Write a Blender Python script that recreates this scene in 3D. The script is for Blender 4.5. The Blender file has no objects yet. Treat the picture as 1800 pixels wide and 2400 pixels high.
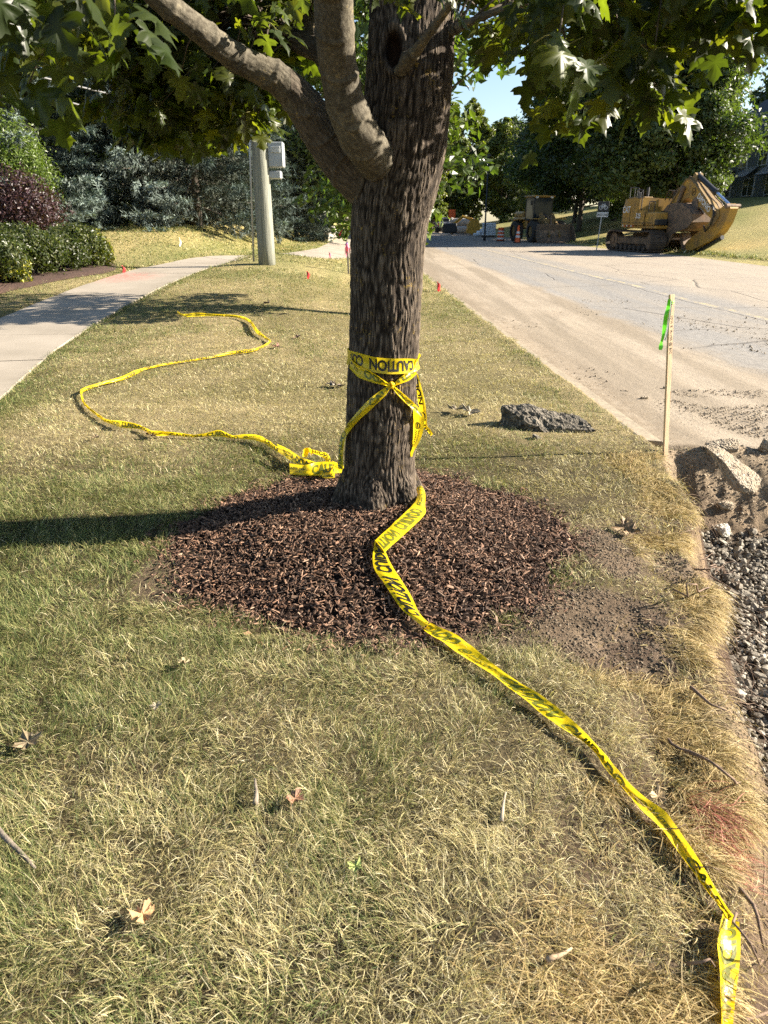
import bpy, bmesh, math, random
import numpy as np
from mathutils import Vector, Matrix, Euler

# ---------------------------------------------------------------- camera, world, sun, exposure
random.seed(7); RNG = np.random.default_rng(7)
SC = bpy.context.scene
COL = SC.collection
PITCH = math.radians(22.4); CAMZ = 1.5; FPX = 1533.7
cam_d = bpy.data.cameras.new("camera"); cam = bpy.data.objects.new("camera", cam_d); COL.objects.link(cam)
cam_d.sensor_fit = 'VERTICAL'; cam_d.sensor_height = 36; cam_d.lens = 24.96
cam_d.clip_start = 0.05; cam_d.clip_end = 3000
cam.location = (0, 0, CAMZ); cam.rotation_euler = (math.radians(90) - PITCH, 0, 0)
cam_d.dof.use_dof = True; cam_d.dof.focus_distance = 3.9; cam_d.dof.aperture_fstop = 7.5
SC.camera = cam
SUN_EL = math.radians(26); SUN_AZ = math.radians(8)       # sun stands to the right (+X), a touch beyond the tree
world = bpy.data.worlds.new("World"); SC.world = world; world.use_nodes = True
wn = world.node_tree.nodes; wl = world.node_tree.links
sky = wn.new('ShaderNodeTexSky'); sky.sky_type = 'NISHITA'; sky.sun_disc = False
sky.sun_elevation = SUN_EL; sky.sun_rotation = math.radians(90) - SUN_AZ
sky.air_density = 1.0; sky.dust_density = 0.6; sky.ozone_density = 1.2
bgn = wn['Background']; bgn.inputs[1].default_value = 0.055
wl.new(sky.outputs[0], bgn.inputs[0])
sd = bpy.data.lights.new("sun", 'SUN'); sd.energy = 5.0; sd.angle = math.radians(0.53); sd.color = (1.0, 0.90, 0.76)
sun = bpy.data.objects.new("sun", sd); COL.objects.link(sun)
sdir = Vector((math.cos(SUN_EL) * math.cos(SUN_AZ), math.cos(SUN_EL) * math.sin(SUN_AZ), math.sin(SUN_EL)))
sun.rotation_euler = sdir.to_track_quat('Z', 'Y').to_euler(); sun.location = (30, 3, 15)
SC.view_settings.view_transform = 'Standard'; SC.view_settings.look = 'None'
SC.view_settings.exposure = 1.95; SC.view_settings.gamma = 1
SC.render.film_transparent = False
cy = SC.cycles
cy.max_bounces = 6; cy.diffuse_bounces = 3; cy.glossy_bounces = 2; cy.transmission_bounces = 4
cy.transparent_max_bounces = 8; cy.caustics_reflective = False; cy.caustics_refractive = False
cy.use_adaptive_sampling = True; cy.adaptive_threshold = 0.02
cy.use_denoising = False; cy.denoiser = 'OPENIMAGEDENOISE'
try: cy.denoising_prefilter = 'ACCURATE'
except Exception: pass

# ---------------------------------------------------------------- numpy helpers
def ss(a, b, x):
    t = np.clip((np.asarray(x, float) - a) / (b - a), 0, 1); return t * t * (3 - 2 * t)

def _h(ix, iy, iz, seed):
    n = (ix.astype(np.int64) * 73856093) ^ (iy.astype(np.int64) * 19349663) ^ (iz.astype(np.int64) * 83492791) ^ (seed * 2654435)
    n = n & 0xffffffff
    n = ((n ^ (n >> 15)) * 2246822519) & 0xffffffff
    n = ((n ^ (n >> 13)) * 3266489917) & 0xffffffff
    return ((n ^ (n >> 16)) & 0xffffff) / float(0xffffff)

def vn(x, y, z=None, seed=0):
    """value noise 0..1"""
    x = np.asarray(x, float); y = np.asarray(y, float)
    z = np.zeros_like(x) if z is None else np.asarray(z, float)
    ix, iy, iz = np.floor(x).astype(np.int64), np.floor(y).astype(np.int64), np.floor(z).astype(np.int64)
    fx, fy, fz = x - ix, y - iy, z - iz
    fx, fy, fz = fx * fx * (3 - 2 * fx), fy * fy * (3 - 2 * fy), fz * fz * (3 - 2 * fz)
    r = 0
    for dx in (0, 1):
        for dy in (0, 1):
            for dz in (0, 1):
                w = (fx if dx else 1 - fx) * (fy if dy else 1 - fy) * (fz if dz else 1 - fz)
                r = r + w * _h(ix + dx, iy + dy, iz + dz, seed)
    return r

def fbm(x, y, z=None, seed=0, o=3):
    r = 0; a = .5; t = 0; f = 1
    for k in range(o):
        r = r + a * vn(np.asarray(x) * f, np.asarray(y) * f, None if z is None else np.asarray(z) * f, seed + k * 17)
        t += a; a *= .5; f *= 2.03
    return r / t

# ---------------------------------------------------------------- mesh helpers
def np_obj(name, V, F, mat=None, parent=None, col=None, attrs=None, smooth=False, matidx=None):
    """V (n,3); F array (m,k) or list of such arrays; col (n,3) point colours"""
    V = np.asarray(V, np.float32).reshape(-1, 3)
    if not isinstance(F, list): F = [F]
    F = [np.asarray(f, np.int32) for f in F if len(f)]
    me = bpy.data.meshes.new(name)
    me.vertices.add(len(V)); me.vertices.foreach_set('co', V.ravel())
    nl = sum(f.size for f in F); npol = sum(len(f) for f in F)
    me.loops.add(nl); me.polygons.add(npol)
    me.loops.foreach_set('vertex_index', np.concatenate([f.ravel() for f in F]))
    tot = np.concatenate([np.full(len(f), f.shape[1], np.int32) for f in F])
    st = np.concatenate([[0], np.cumsum(tot)[:-1]]).astype(np.int32)
    me.polygons.foreach_set('loop_start', st)
    try: me.polygons.foreach_set('loop_total', tot)
    except Exception: pass
    mats = mat if isinstance(mat, (list, tuple)) else [mat]
    for m in mats:
        if m: me.materials.append(m)
    if matidx is not None: me.polygons.foreach_set('material_index', np.asarray(matidx, np.int32))
    me.update(calc_edges=True)
    me.polygons.foreach_set('use_smooth', np.full(npol, bool(smooth)))
    if col is not None:
        a = me.attributes.new('Col', 'FLOAT_COLOR', 'POINT')
        c = np.ones((len(V), 4), np.float32); c[:, :3] = col; a.data.foreach_set('color', c.ravel())
    for k, v in (attrs or {}).items():
        v = np.asarray(v, np.float32)
        if v.ndim == 1:
            a = me.attributes.new(k, 'FLOAT', 'POINT'); a.data.foreach_set('value', v)
        else:
            a = me.attributes.new(k, 'FLOAT_VECTOR', 'POINT'); a.data.foreach_set('vector', v.ravel())
    me.validate()
    o = bpy.data.objects.new(name, me); COL.objects.link(o)
    if parent is not None: o.parent = parent
    return o

class MB:
    """collects simple shapes into one mesh"""
    def __init__(s): s.v = []; s.f = {3: [], 4: []}; s.n = 0
    def add(s, V, F):
        V = np.asarray(V, float).reshape(-1, 3)
        for f in F:
            if len(f) in (3, 4): s.f[len(f)].append([i + s.n for i in f])
            else:
                for k in range(1, len(f) - 1): s.f[3].append([f[0] + s.n, f[k] + s.n, f[k + 1] + s.n])
        s.v.append(V); s.n += len(V); return s
    def box(s, c, d, rz=0, ry=0, rx=0, bev=0.0, taper=None):
        x, y, z = d[0] / 2, d[1] / 2, d[2] / 2
        b = min(bev, x * .9, y * .9, z * .9)
        M = Euler((rx, ry, rz)).to_matrix()
        if b <= 0:
            V = [(sx * x, sy * y, sz * z) for sz in (-1, 1) for sy in (-1, 1) for sx in (-1, 1)]
            F = [(0, 2, 3, 1), (4, 5, 7, 6), (0, 1, 5, 4), (2, 6, 7, 3), (0, 4, 6, 2), (1, 3, 7, 5)]
        else:
            V = []; F = []
            idx = {}
            for sx in (-1, 1):
                for sy in (-1, 1):
                    for sz in (-1, 1):
                        for ax in range(3):
                            p = [sx * (x - b), sy * (y - b), sz * (z - b)]
                            p[ax] = (sx * x, sy * y, sz * z)[ax]
                            idx[(sx, sy, sz, ax)] = len(V); V.append(tuple(p))
            for ax in range(3):
                o1, o2 = [(1, 2), (2, 0), (0, 1)][ax]
                for sg in (-1, 1):
                    q = []
                    for a, c2 in ((-1, -1), (1, -1), (1, 1), (-1, 1)):
                        k = [0, 0, 0]; k[ax] = sg; k[o1] = a; k[o2] = c2; q.append(idx[(*k, ax)])
                    F.append(q if sg > 0 else q[::-1])
            for ax in range(3):
                o1, o2 = [(1, 2), (2, 0), (0, 1)][ax]
                for a in (-1, 1):
                    for c2 in (-1, 1):
                        k0 = [0] * 3; k1 = [0] * 3
                        k0[ax] = -1; k1[ax] = 1; k0[o1] = k1[o1] = a; k0[o2] = k1[o2] = c2
                        F.append([idx[(*k0, o1)], idx[(*k1, o1)], idx[(*k1, o2)], idx[(*k0, o2)]])
            for sx in (-1, 1):
                for sy in (-1, 1):
                    for sz in (-1, 1):
                        F.append([idx[(sx, sy, sz, a)] for a in range(3)])
        if taper: V = [(p[0] * (taper if p[2] > 0 else 1), p[1] * (taper if p[2] > 0 else 1), p[2]) for p in V]
        V = [M @ Vector(p) + Vector(c) for p in V]
        return s.add([tuple(p) for p in V], F)
    def tube(s, pts, r, n=8, cap=True):
        P = [Vector(p) for p in pts]; R = r if hasattr(r, '__len__') else [r] * len(P)
        V = []; F = []
        t0 = (P[1] - P[0]).normalized(); ref = Vector((0, 0, 1)) if abs(t0.z) < .9 else Vector((1, 0, 0))
        u = t0.cross(ref).normalized()
        for i, p in enumerate(P):
            t = (P[min(i + 1, len(P) - 1)] - P[max(i - 1, 0)]).normalized()
            u = (u - t * u.dot(t)).normalized(); w = t.cross(u)
            for k in range(n):
                a = 2 * math.pi * k / n; V.append(tuple(p + (u * math.cos(a) + w * math.sin(a)) * R[i]))
        for i in range(len(P) - 1):
            for k in range(n):
                k2 = (k + 1) % n; F.append((i * n + k, i * n + k2, (i + 1) * n + k2, (i + 1) * n + k))
        if cap:
            F.append(tuple(range(n))[::-1]); F.append(tuple((len(P) - 1) * n + k for k in range(n)))
        return s.add(V, F)
    def cyl(s, a, b, r, n=16, r2=None): return s.tube([a, b], [r, r if r2 is None else r2], n)
    def prism(s, poly, t, M, bev=0):
        """poly in local (x,z) extruded along local y by +-t/2; M = Matrix 4x4"""
        n = len(poly); V = []; F = []
        for sy in (-1, 1):
            for (x, z) in poly: V.append(tuple(M @ Vector((x, sy * t / 2, z))))
        from mathutils.geometry import tessellate_polygon
        tr = tessellate_polygon([[Vector((x, z, 0)) for x, z in poly]])
        for a in tr: F.append(tuple(a)); F.append(tuple(i + n for i in a)[::-1])
        for k in range(n):
            k2 = (k + 1) % n; F.append((k, k2, k2 + n, k + n))
        return s.add(V, F)
    def lathe(s, prof, c=(0, 0, 0), n=20):
        V = []; F = []
        for (r, z) in prof:
            for k in range(n):
                a = 2 * math.pi * k / n; V.append((c[0] + r * math.cos(a), c[1] + r * math.sin(a), c[2] + z))
        for i in range(len(prof) - 1):
            for k in range(n):
                k2 = (k + 1) % n; F.append((i * n + k, i * n + k2, (i + 1) * n + k2, (i + 1) * n + k))
        return s.add(V, F)
    def build(s, name, mat, parent=None, smooth=False, fix=True):
        V = np.concatenate(s.v); F = [np.array(s.f[k], np.int32) for k in (3, 4) if s.f[k]]
        o = np_obj(name, V, F, mat, parent, smooth=smooth)
        if fix:
            bm = bmesh.new(); bm.from_mesh(o.data); bmesh.ops.recalc_face_normals(bm, faces=bm.faces); bm.to_mesh(o.data); bm.free()
        return o

def tag(o, label=None, cat=None, group=None, kind=None):
    if label: o['label'] = label
    if cat: o['category'] = cat
    if group: o['group'] = group
    if kind: o['kind'] = kind
    return o
def thing(name, label, cat, loc=(0, 0, 0), rz=0, group=None):
    o = bpy.data.objects.new(name, None); COL.objects.link(o); o.empty_display_size = .2
    o.location = loc; o.rotation_euler = (0, 0, rz); return tag(o, label, cat, group)
def dup(root, loc, rz, label=None, scale=1.0):
    def cp(o, par):
        c = o.copy(); COL.objects.link(c); c.parent = par
        for ch in list(o.children): cp(ch, c)
        return c
    r = root.copy(); COL.objects.link(r)
    for ch in list(root.children): cp(ch, r)
    r.location = loc; r.rotation_euler = (0, 0, rz); r.scale = (scale,) * 3
    if label: r['label'] = label
    return r

# ---------------------------------------------------------------- materials
def mat_new(name):
    m = bpy.data.materials.new(name); m.use_nodes = True; return m, m.node_tree.nodes, m.node_tree.links
def nd(N, typ, **kw):
    n = N.new(typ)
    for k, v in kw.items():
        if k.startswith('i_'):
            key = k[2:]; key = int(key) if key.isdigit() else key
            n.inputs[key].default_value = v
        else: setattr(n, k, v)
    return n
def ramp(N, L, src, stops):
    r = N.new('ShaderNodeValToRGB'); L.new(src, r.inputs[0])
    cr = r.color_ramp
    while len(cr.elements) < len(stops): cr.elements.new(.5)
    for e, (p, c) in zip(cr.elements, stops): e.position = p; e.color = (*c, 1) if len(c) == 3 else c
    return r.outputs[0]
def mix(N, L, fac, a, b, mode='MIX'):
    m = N.new('ShaderNodeMix'); m.data_type = 'RGBA'; m.blend_type = mode
    for sock, v in ((m.inputs[0], fac), (m.inputs[6], a), (m.inputs[7], b)):
        if hasattr(v, 'links') or hasattr(v, 'is_linked'): L.new(v, sock)
        elif isinstance(v, (int, float)): sock.default_value = v
        else: sock.default_value = (*v, 1)
    return m.outputs[2]
def mth(N, L, op, a, b=None, clamp=False):
    m = N.new('ShaderNodeMath'); m.operation = op; m.use_clamp = clamp
    for sock, v in ((m.inputs[0], a), (m.inputs[1], b)):
        if v is None: continue
        if hasattr(v, 'is_linked'): L.new(v, sock)
        else: sock.default_value = v
    return m.outputs[0]
def simple(name, c, rough=.6, metal=0.0, nscale=8, namt=.25, bump=0.0, c2=None, spec=.5, aniso=None, coat=0):
    """principled with noisy colour variation (dirt/wear) and optional bump"""
    m, N, L = mat_new(name); b = N['Principled BSDF']
    tc = nd(N, 'ShaderNodeTexCoord')
    mp = nd(N, 'ShaderNodeMapping'); L.new(tc.outputs['Object'], mp.inputs[0])
    if aniso: mp.inputs['Scale'].default_value = aniso
    n = nd(N, 'ShaderNodeTexNoise', i_Scale=nscale, i_Detail=6.0, i_Roughness=.6); L.new(mp.outputs[0], n.inputs['Vector'])
    c2 = c2 or tuple(v * (1 - namt) for v in c)
    L.new(ramp(N, L, n.outputs[0], [(.35, c), (.68, c2)]), b.inputs['Base Color'])
    b.inputs['Roughness'].default_value = rough; b.inputs['Metallic'].default_value = metal
    b.inputs['Specular IOR Level'].default_value = spec
    if coat: b.inputs['Coat Weight'].default_value = coat
    if bump:
        bp = nd(N, 'ShaderNodeBump', i_Strength=bump, i_Distance=.02); L.new(n.outputs[0], bp.inputs['Height']); L.new(bp.outputs[0], b.inputs['Normal'])
    return m
def leafmat(name, trans=.4, gloss=.35, rough=.45, nscale=0, tint=(1.3, 1.5, .5), spec=.5):
    m, N, L = mat_new(name); b = N['Principled BSDF']; out = N['Material Output']
    at = nd(N, 'ShaderNodeAttribute', attribute_name='Col')
    L.new(at.outputs['Color'], b.inputs['Base Color']); b.inputs['Roughness'].default_value = rough
    b.inputs['Specular IOR Level'].default_value = spec
    tr = nd(N, 'ShaderNodeBsdfTranslucent'); tc = mix(N, L, 1.0, at.outputs['Color'], tint, 'MULTIPLY'); L.new(tc, tr.inputs[0])
    ms = nd(N, 'ShaderNodeMixShader'); ms.inputs[0].default_value = trans
    L.new(b.outputs[0], ms.inputs[1]); L.new(tr.outputs[0], ms.inputs[2]); L.new(ms.outputs[0], out.inputs[0])
    return m

# ---------------------------------------------------------------- terrain
def xcurb(y): y = np.asarray(y, float); return np.where(y < 20, 2.15 - .045 * y, 1.25 - .026 * (y - 20))
def xroad_r(y): y = np.asarray(y, float); return 14.9 - .065 * np.clip(y - 30, -5, 90)
WALK = np.array([(-3.2, 2.0), (-3.6, 4), (-4.0, 5.4), (-4.22, 6.2), (-4.48, 7.4), (-4.68, 8.7), (-4.79, 10.6), (-4.78, 12.9), (-4.68, 15.5),
                 (-4.62, 17.8), (-4.25, 19.8), (-3.2, 22.2), (-2.3, 24.6), (-1.9, 28), (-1.85, 33), (-2.3, 60), (-3.0, 100)])
def _dense(P, step):
    out = []
    for k in range(len(P) - 1):
        n = max(1, int(np.linalg.norm(P[k + 1] - P[k]) / step)); out.append(P[k] + (P[k + 1] - P[k]) * np.linspace(0, 1, n, endpoint=False)[:, None])
    return np.concatenate(out + [P[-1:]])
def catmull(P, step):
    P = np.asarray(P, float); Q = np.concatenate([2 * P[:1] - P[1:2], P, 2 * P[-1:] - P[-2:-1]]); out = []
    for k in range(1, len(Q) - 2):
        n = max(2, int(np.linalg.norm(Q[k + 1] - Q[k]) / step)); t = np.linspace(0, 1, n, endpoint=False)[:, None]
        a, b, c, d = Q[k - 1], Q[k], Q[k + 1], Q[k + 2]
        out.append(.5 * (2 * b + (c - a) * t + (2 * a - 5 * b + 4 * c - d) * t ** 2 + (3 * b - a - 3 * c + d) * t ** 3))
    return np.concatenate(out + [P[-1:]])
WALKD = catmull(WALK, .35)
def walk_dist(x, y):
    """signed-ish distance: |offset| from walk centre line"""
    x = np.asarray(x, float); y = np.asarray(y, float)
    xc = np.interp(y, WALKD[:, 1], WALKD[:, 0]); dx = np.gradient(WALKD[:, 0], WALKD[:, 1]); sl = np.interp(y, WALKD[:, 1], dx)
    return (x - xc) / np.sqrt(1 + sl ** 2)
def rise(x, y):
    return .5 * ss(6, 17, y) * ss(1.2, -2.5, x + .02 * y) + .75 * ss(17.5, 25, y) * ss(-3.6, -7., x) + .5 * ss(26, 36, y) * ss(-4.5, -9, x)
EY = [-1, .3, .95, 1.5, 2.0, 2.8, 3.46, 4.0, 4.9]; EX = [.20, .41, .70, .93, 1.14, 1.41, 1.61, 1.77, 1.88]
def xedge(y): y = np.asarray(y, float); return np.interp(y, EY, EX) + (.20 * (vn(y * 2.1, y * 0 + 3.3, seed=5) - .5) + .08 * (vn(y * 5, y * 0 + 3.3, seed=5) - .5)) * ss(4.6, 3.8, y) + .06 * (vn(y * 9, y * 0, seed=6) - .5)
def trench(x, y):
    d = x - xedge(y)
    w = np.interp(y, [0, 1.2, 2, 3, 5], [.60, .52, .36, .26, .26])
    t = ss(0, 1, d / w) * ss(4.95, 4.25, y + .15 * (vn(x * 3, y * 3, seed=8) - .5))
    return t
def shoulder_s(x, y):
    return ss(.62, .10, xedge(y) - x + .22 * (vn(x * 4, y * 4, seed=25) - .5)) * ss(4.2, 3.7, y)
MUC = (-.07, 3.33)
def mulch_r(x, y):
    a = np.arctan2(y - MUC[1], x - MUC[0])
    r = np.hypot((x - MUC[0]) / .985, (y - MUC[1]) / .97)
    return r + .14 * (vn(np.cos(a) * 3 + 9, np.sin(a) * 3 + 9, seed=11) - .5) + .07 * (vn(x * 14, y * 14, seed=12) - .5)
def H(x, y, detail=True):
    x = np.asarray(x, float); y = np.asarray(y, float)
    z = rise(x, y)
    z = z + .11 * ss(1.05, .3, mulch_r(x, y))
    nearm = ss(16, 8, y)
    z = z + nearm * (.035 * (fbm(x * 1.3, y * 1.3, seed=2) - .5)) * ss(1.9, 1.3, np.abs(x) * .3)
    inside = (x < xcurb(y) + .02) | (y < 4.9)
    z = np.where(inside, z, -.14)
    xr = xroad_r(y)
    z = np.where(x > xr, -.14 + .13 * ss(0, .5, x - xr) + .165 * np.clip(x - xr - 1.0, 0, 21) * ss(200, 110, y), z)
    t = trench(x, y)
    z = z * (1 - t) - t * (.50 + .06 * (fbm(x * 2.2, y * 2.2, seed=4) - .5))
    slope = t * (1 - t) * 4
    nearr = ss(1.2, 1.5, x + .25 * y) * ss(6, 5, y)
    z = z + slope * (np.where(y < 3.8, .20, .07) * (fbm(x * 6, y * 6, seed=21, o=4) - .5) + .05 * (fbm(x * 22, y * 22, seed=23, o=3) - .5)) * ss(7, 6, y)
    z = z + nearr * ss(.0, .3, x - xedge(y) + .3) * .035 * (fbm(x * 9, y * 9, seed=22, o=3) - .5)
    z = z - .07 * shoulder_s(x, y) + .05 * shoulder_s(x, y) * (fbm(x * 8, y * 8, seed=24, o=3) - .5)
    z = z + .20 * np.exp(-((y - 19.0) / 1.2) ** 2) * ss(-4.1, -3.2, x) * ss(.6, -.8, x)
    w = np.abs(walk_dist(x, y)); z = z - .05 * ss(.80, .72, w) * (y < 100)
    return z
def soil_mask(x, y):
    n = .35 * (fbm(x * 5, y * 5, seed=31) - .5)
    m = ss(1.15, .75, np.hypot((x - .90) / .34, (y - 2.50) / .31) + n)
    m = np.maximum(m, ss(1.1, .8, np.hypot((x - 1.1) / .15, (y - 3.15) / .35) + n))
    m = np.maximum(m, .8 * ss(1.1, .8, np.hypot((x + .98) / .16, (y - 2.9) / .28) + n))
    m = np.maximum(m, .7 * ss(1.1, .8, np.hypot((x - .3) / .55, (y - 2.38) / .09) + n))
    m = np.maximum(m, .9 * ss(1.1, .8, np.hypot((x - 1.42) / .13, (y - 3.05) / .22) + n))
    m = np.maximum(m, .8 * ss(1.1, .8, np.hypot((x - 1.25) / .22, (y - 1.92) / .14) + 1.5 * n))
    return m

def ray(px, py):
    dx = (px - 829.5) / FPX; dd = (py - 1106) / FPX
    return np.array([dx, math.cos(PITCH) - dd * math.sin(PITCH), -math.sin(PITCH) - dd * math.cos(PITCH)])
_TS = np.geomspace(.8, 260, 2600)
def G(px, py, h=0.0):
    """point where the line of sight through a picture position meets the ground (+h)"""
    d = ray(px, py); P = np.array([0, 0, CAMZ])[None] + d[None] * _TS[:, None]
    k = np.nonzero(P[:, 2] <= H(P[:, 0], P[:, 1]) + h)[0]
    return Vector(P[k[0]] if len(k) else P[-1])
def at(px, py, Y):
    d = ray(px, py); t = Y / d[1]; return Vector(np.array([0, 0, CAMZ]) + d * t)
def gz(x, y): return float(H(x, y))
# ================================================================ GROUND
def axis(lo, hi, fine, a, b, grow=1.12, mx=8):
    m = list(np.arange(lo, hi + 1e-6, fine)); s = fine; x = m[-1]; up = []
    while x < b: s = min(s * grow, mx); x += s; up.append(x)
    s = fine; x = m[0]; dn = []
    while x > a: s = min(s * grow, mx); x -= s; dn.append(x)
    return np.array(dn[::-1] + m + up)
def grid_faces(nx, ny):
    i = np.arange(nx - 1)[None, :]; j = np.arange(ny - 1)[:, None]; a = j * nx + i
    return np.stack([a, a + 1, a + 1 + nx, a + nx], -1).reshape(-1, 4)
xs = axis(-2.6, 3.1, .018, -120, 120); ys = axis(.35, 5.6, .018, -20, 215)
X, Y = np.meshgrid(xs, ys); X = X.ravel(); Y = Y.ravel()
Z = H(X, Y)
dry = fbm(X * .9, Y * .9, seed=41)
def lerp3(a, b, t): return np.asarray(a)[None] * (1 - t[:, None]) + np.asarray(b)[None] * t[:, None]
gc = lerp3((.050, .040, .022), (.11, .09, .05), ss(.3, .7, dry))                      # thatch, coloured darker to paint shaded gaps between the blades
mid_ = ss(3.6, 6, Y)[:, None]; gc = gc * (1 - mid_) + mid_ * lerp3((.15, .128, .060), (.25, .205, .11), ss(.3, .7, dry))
far = ss(9, 26, Y)
gc = gc * (1 - far[:, None]) + far[:, None] * lerp3((.19, .20, .065), (.36, .30, .13), ss(.35, .65, .6 * fbm(X * .5, Y * .25, seed=43) + .4 * fbm(X * 2.6, Y * 1.5, seed=46)))
mr = mulch_r(X, Y); mm = ss(1.06, .98, mr); gc = gc * (1 - mm[:, None]) + mm[:, None] * np.array([.022, .013, .009])
sm = soil_mask(X, Y); gc = gc * (1 - sm[:, None]) + sm[:, None] * np.array([.120, .090, .060])
shd = shoulder_s(X, Y); gc = gc * (1 - .85 * shd[:, None]) + .85 * shd[:, None] * lerp3((.085, .058, .042), (.19, .145, .10), ss(.4, .7, fbm(X * 5, Y * 5, seed=45)))
tr = trench(X, Y); tm = ss(.02, .2, tr)
bank = lerp3((.085, .058, .040), (.21, .155, .10), ss(.45, .7, fbm(X * 4, Y * 4, seed=44)))
gc = gc * (1 - tm[:, None]) + tm[:, None] * bank
gm = ss(.8, .96, tr); gc = gc * (1 - gm[:, None]) + gm[:, None] * np.array([.10, .08, .06])
rub = ss(4.2, 4.8, Y) * ss(-.05, .2, X - xedge(Y)) * ss(7, 6, Y); gc = gc * (1 - rub[:, None]) + rub[:, None] * np.array([.27, .215, .15])
wd = ss(30, 60, Y) * (X < -6); gc = gc * (1 - .7 * wd[:, None]) + .7 * wd[:, None] * np.array([.05, .05, .025])
rb = ss(36, 40, X) ; gc = gc * (1 - rb[:, None]) + rb[:, None] * np.array([.07, .09, .03])

m_ground, N, L = mat_new('ground'); b = N['Principled BSDF']; b.inputs['Roughness'].default_value = .95; b.inputs['Specular IOR Level'].default_value = .15
atn = nd(N, 'ShaderNodeAttribute', attribute_name='Col'); tc = nd(N, 'ShaderNodeTexCoord')
n1 = nd(N, 'ShaderNodeTexNoise', i_Scale=55., i_Detail=8., i_Roughness=.7); n2 = nd(N, 'ShaderNodeTexNoise', i_Scale=7., i_Detail=5.)
L.new(tc.outputs['Object'], n1.inputs[0]); L.new(tc.outputs['Object'], n2.inputs[0])
v1 = ramp(N, L, n1.outputs[0], [(.28, (.35, .35, .35)), (.72, (1.6, 1.55, 1.5))]); v2 = ramp(N, L, n2.outputs[0], [(.3, (.75, .75, .75)), (.7, (1.2, 1.2, 1.2))])
L.new(mix(N, L, 1., mix(N, L, 1., atn.outputs['Color'], v1, 'MULTIPLY'), v2, 'MULTIPLY'), b.inputs['Base Color'])
bp = nd(N, 'ShaderNodeBump', i_Strength=1., i_Distance=.018); L.new(n1.outputs[0], bp.inputs['Height']); L.new(bp.outputs[0], b.inputs['Normal'])
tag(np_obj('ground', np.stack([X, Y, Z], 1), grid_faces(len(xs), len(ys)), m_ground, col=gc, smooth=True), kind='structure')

# ---- sidewalk: concrete slabs
m_conc, N, L = mat_new('concrete'); b = N['Principled BSDF']; b.inputs['Roughness'].default_value = .9; b.inputs['Specular IOR Level'].default_value = .2
tc = nd(N, 'ShaderNodeTexCoord'); n1 = nd(N, 'ShaderNodeTexNoise', i_Scale=90., i_Detail=5.); n2 = nd(N, 'ShaderNodeTexNoise', i_Scale=1.6, i_Detail=6.)
L.new(tc.outputs['Object'], n1.inputs[0]); L.new(tc.outputs['Object'], n2.inputs[0])
c1 = ramp(N, L, n2.outputs[0], [(.3, (.27, .235, .185)), (.7, (.355, .31, .25))]); c2 = ramp(N, L, n1.outputs[0], [(.3, (.8, .8, .8)), (.7, (1.1, 1.1, 1.1))])
at_r = nd(N, 'ShaderNodeAttribute', attribute_name='paint')
pn = nd(N, 'ShaderNodeTexNoise', i_Scale=14., i_Detail=4.); L.new(tc.outputs['Object'], pn.inputs[0])
pf = mth(N, L, 'MULTIPLY', at_r.outputs['Fac'], ramp(N, L, pn.outputs[0], [(.4, (0, 0, 0)), (.6, (1, 1, 1))]), True)
L.new(mix(N, L, pf, mix(N, L, 1., c1, c2, 'MULTIPLY'), (.55, .13, .10)), b.inputs['Base Color'])
bp = nd(N, 'ShaderNodeBump', i_Strength=.4, i_Distance=.004); L.new(n1.outputs[0], bp.inputs['Height']); L.new(bp.outputs[0], b.inputs['Normal'])
WP = catmull(WALK, .12); seg = np.concatenate([[0], np.cumsum(np.linalg.norm(np.diff(WP, axis=0), axis=1))])
tng = np.gradient(WP, axis=0); tng /= np.linalg.norm(tng, axis=1)[:, None]; nor = np.stack([tng[:, 1], -tng[:, 0]], 1)
V = []; F = []; pa = []
slab = 1.52; k0 = 0; s0 = 0.0
while s0 < seg[-1] - 1:
    st = np.linspace(s0 + .006, s0 + slab - .006, 7)
    cx = np.interp(st, seg, WP[:, 0]); cyy = np.interp(st, seg, WP[:, 1]); nx = np.interp(st, seg, nor[:, 0]); ny = np.interp(st, seg, nor[:, 1])
    base = len(V); tz = random.uniform(-.003, .003)
    offs = (-.75, -.745, -.37, 0, .37, .745, .75)
    for i in range(7):
        for j, o_ in enumerate(offs):
            x = cx[i] + nx[i] * o_; y = cyy[i] + ny[i] * o_
            z = float(rise(x, y)) + .002 + tz
            if j in (0, 6) or i in (0, 6): z -= .006 if not (j in (0, 6)) else .05
            V.append((x, y, z)); d = math.hypot(x + 5.2, (y - 14.8) / 1.3); pa.append(max(0, 1 - d / .75))
    for i in range(6):
        for j in range(6): a = base + i * 7 + j; F.append((a, a + 1, a + 8, a + 7))
    s0 += slab
o = np_obj('sidewalk', V, np.array(F), m_conc, attrs={'paint': pa}, smooth=False); tag(o, kind='structure')
bm = bmesh.new(); bm.from_mesh(o.data); bmesh.ops.recalc_face_normals(bm, faces=bm.faces)
bm.to_mesh(o.data); bm.free()

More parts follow.
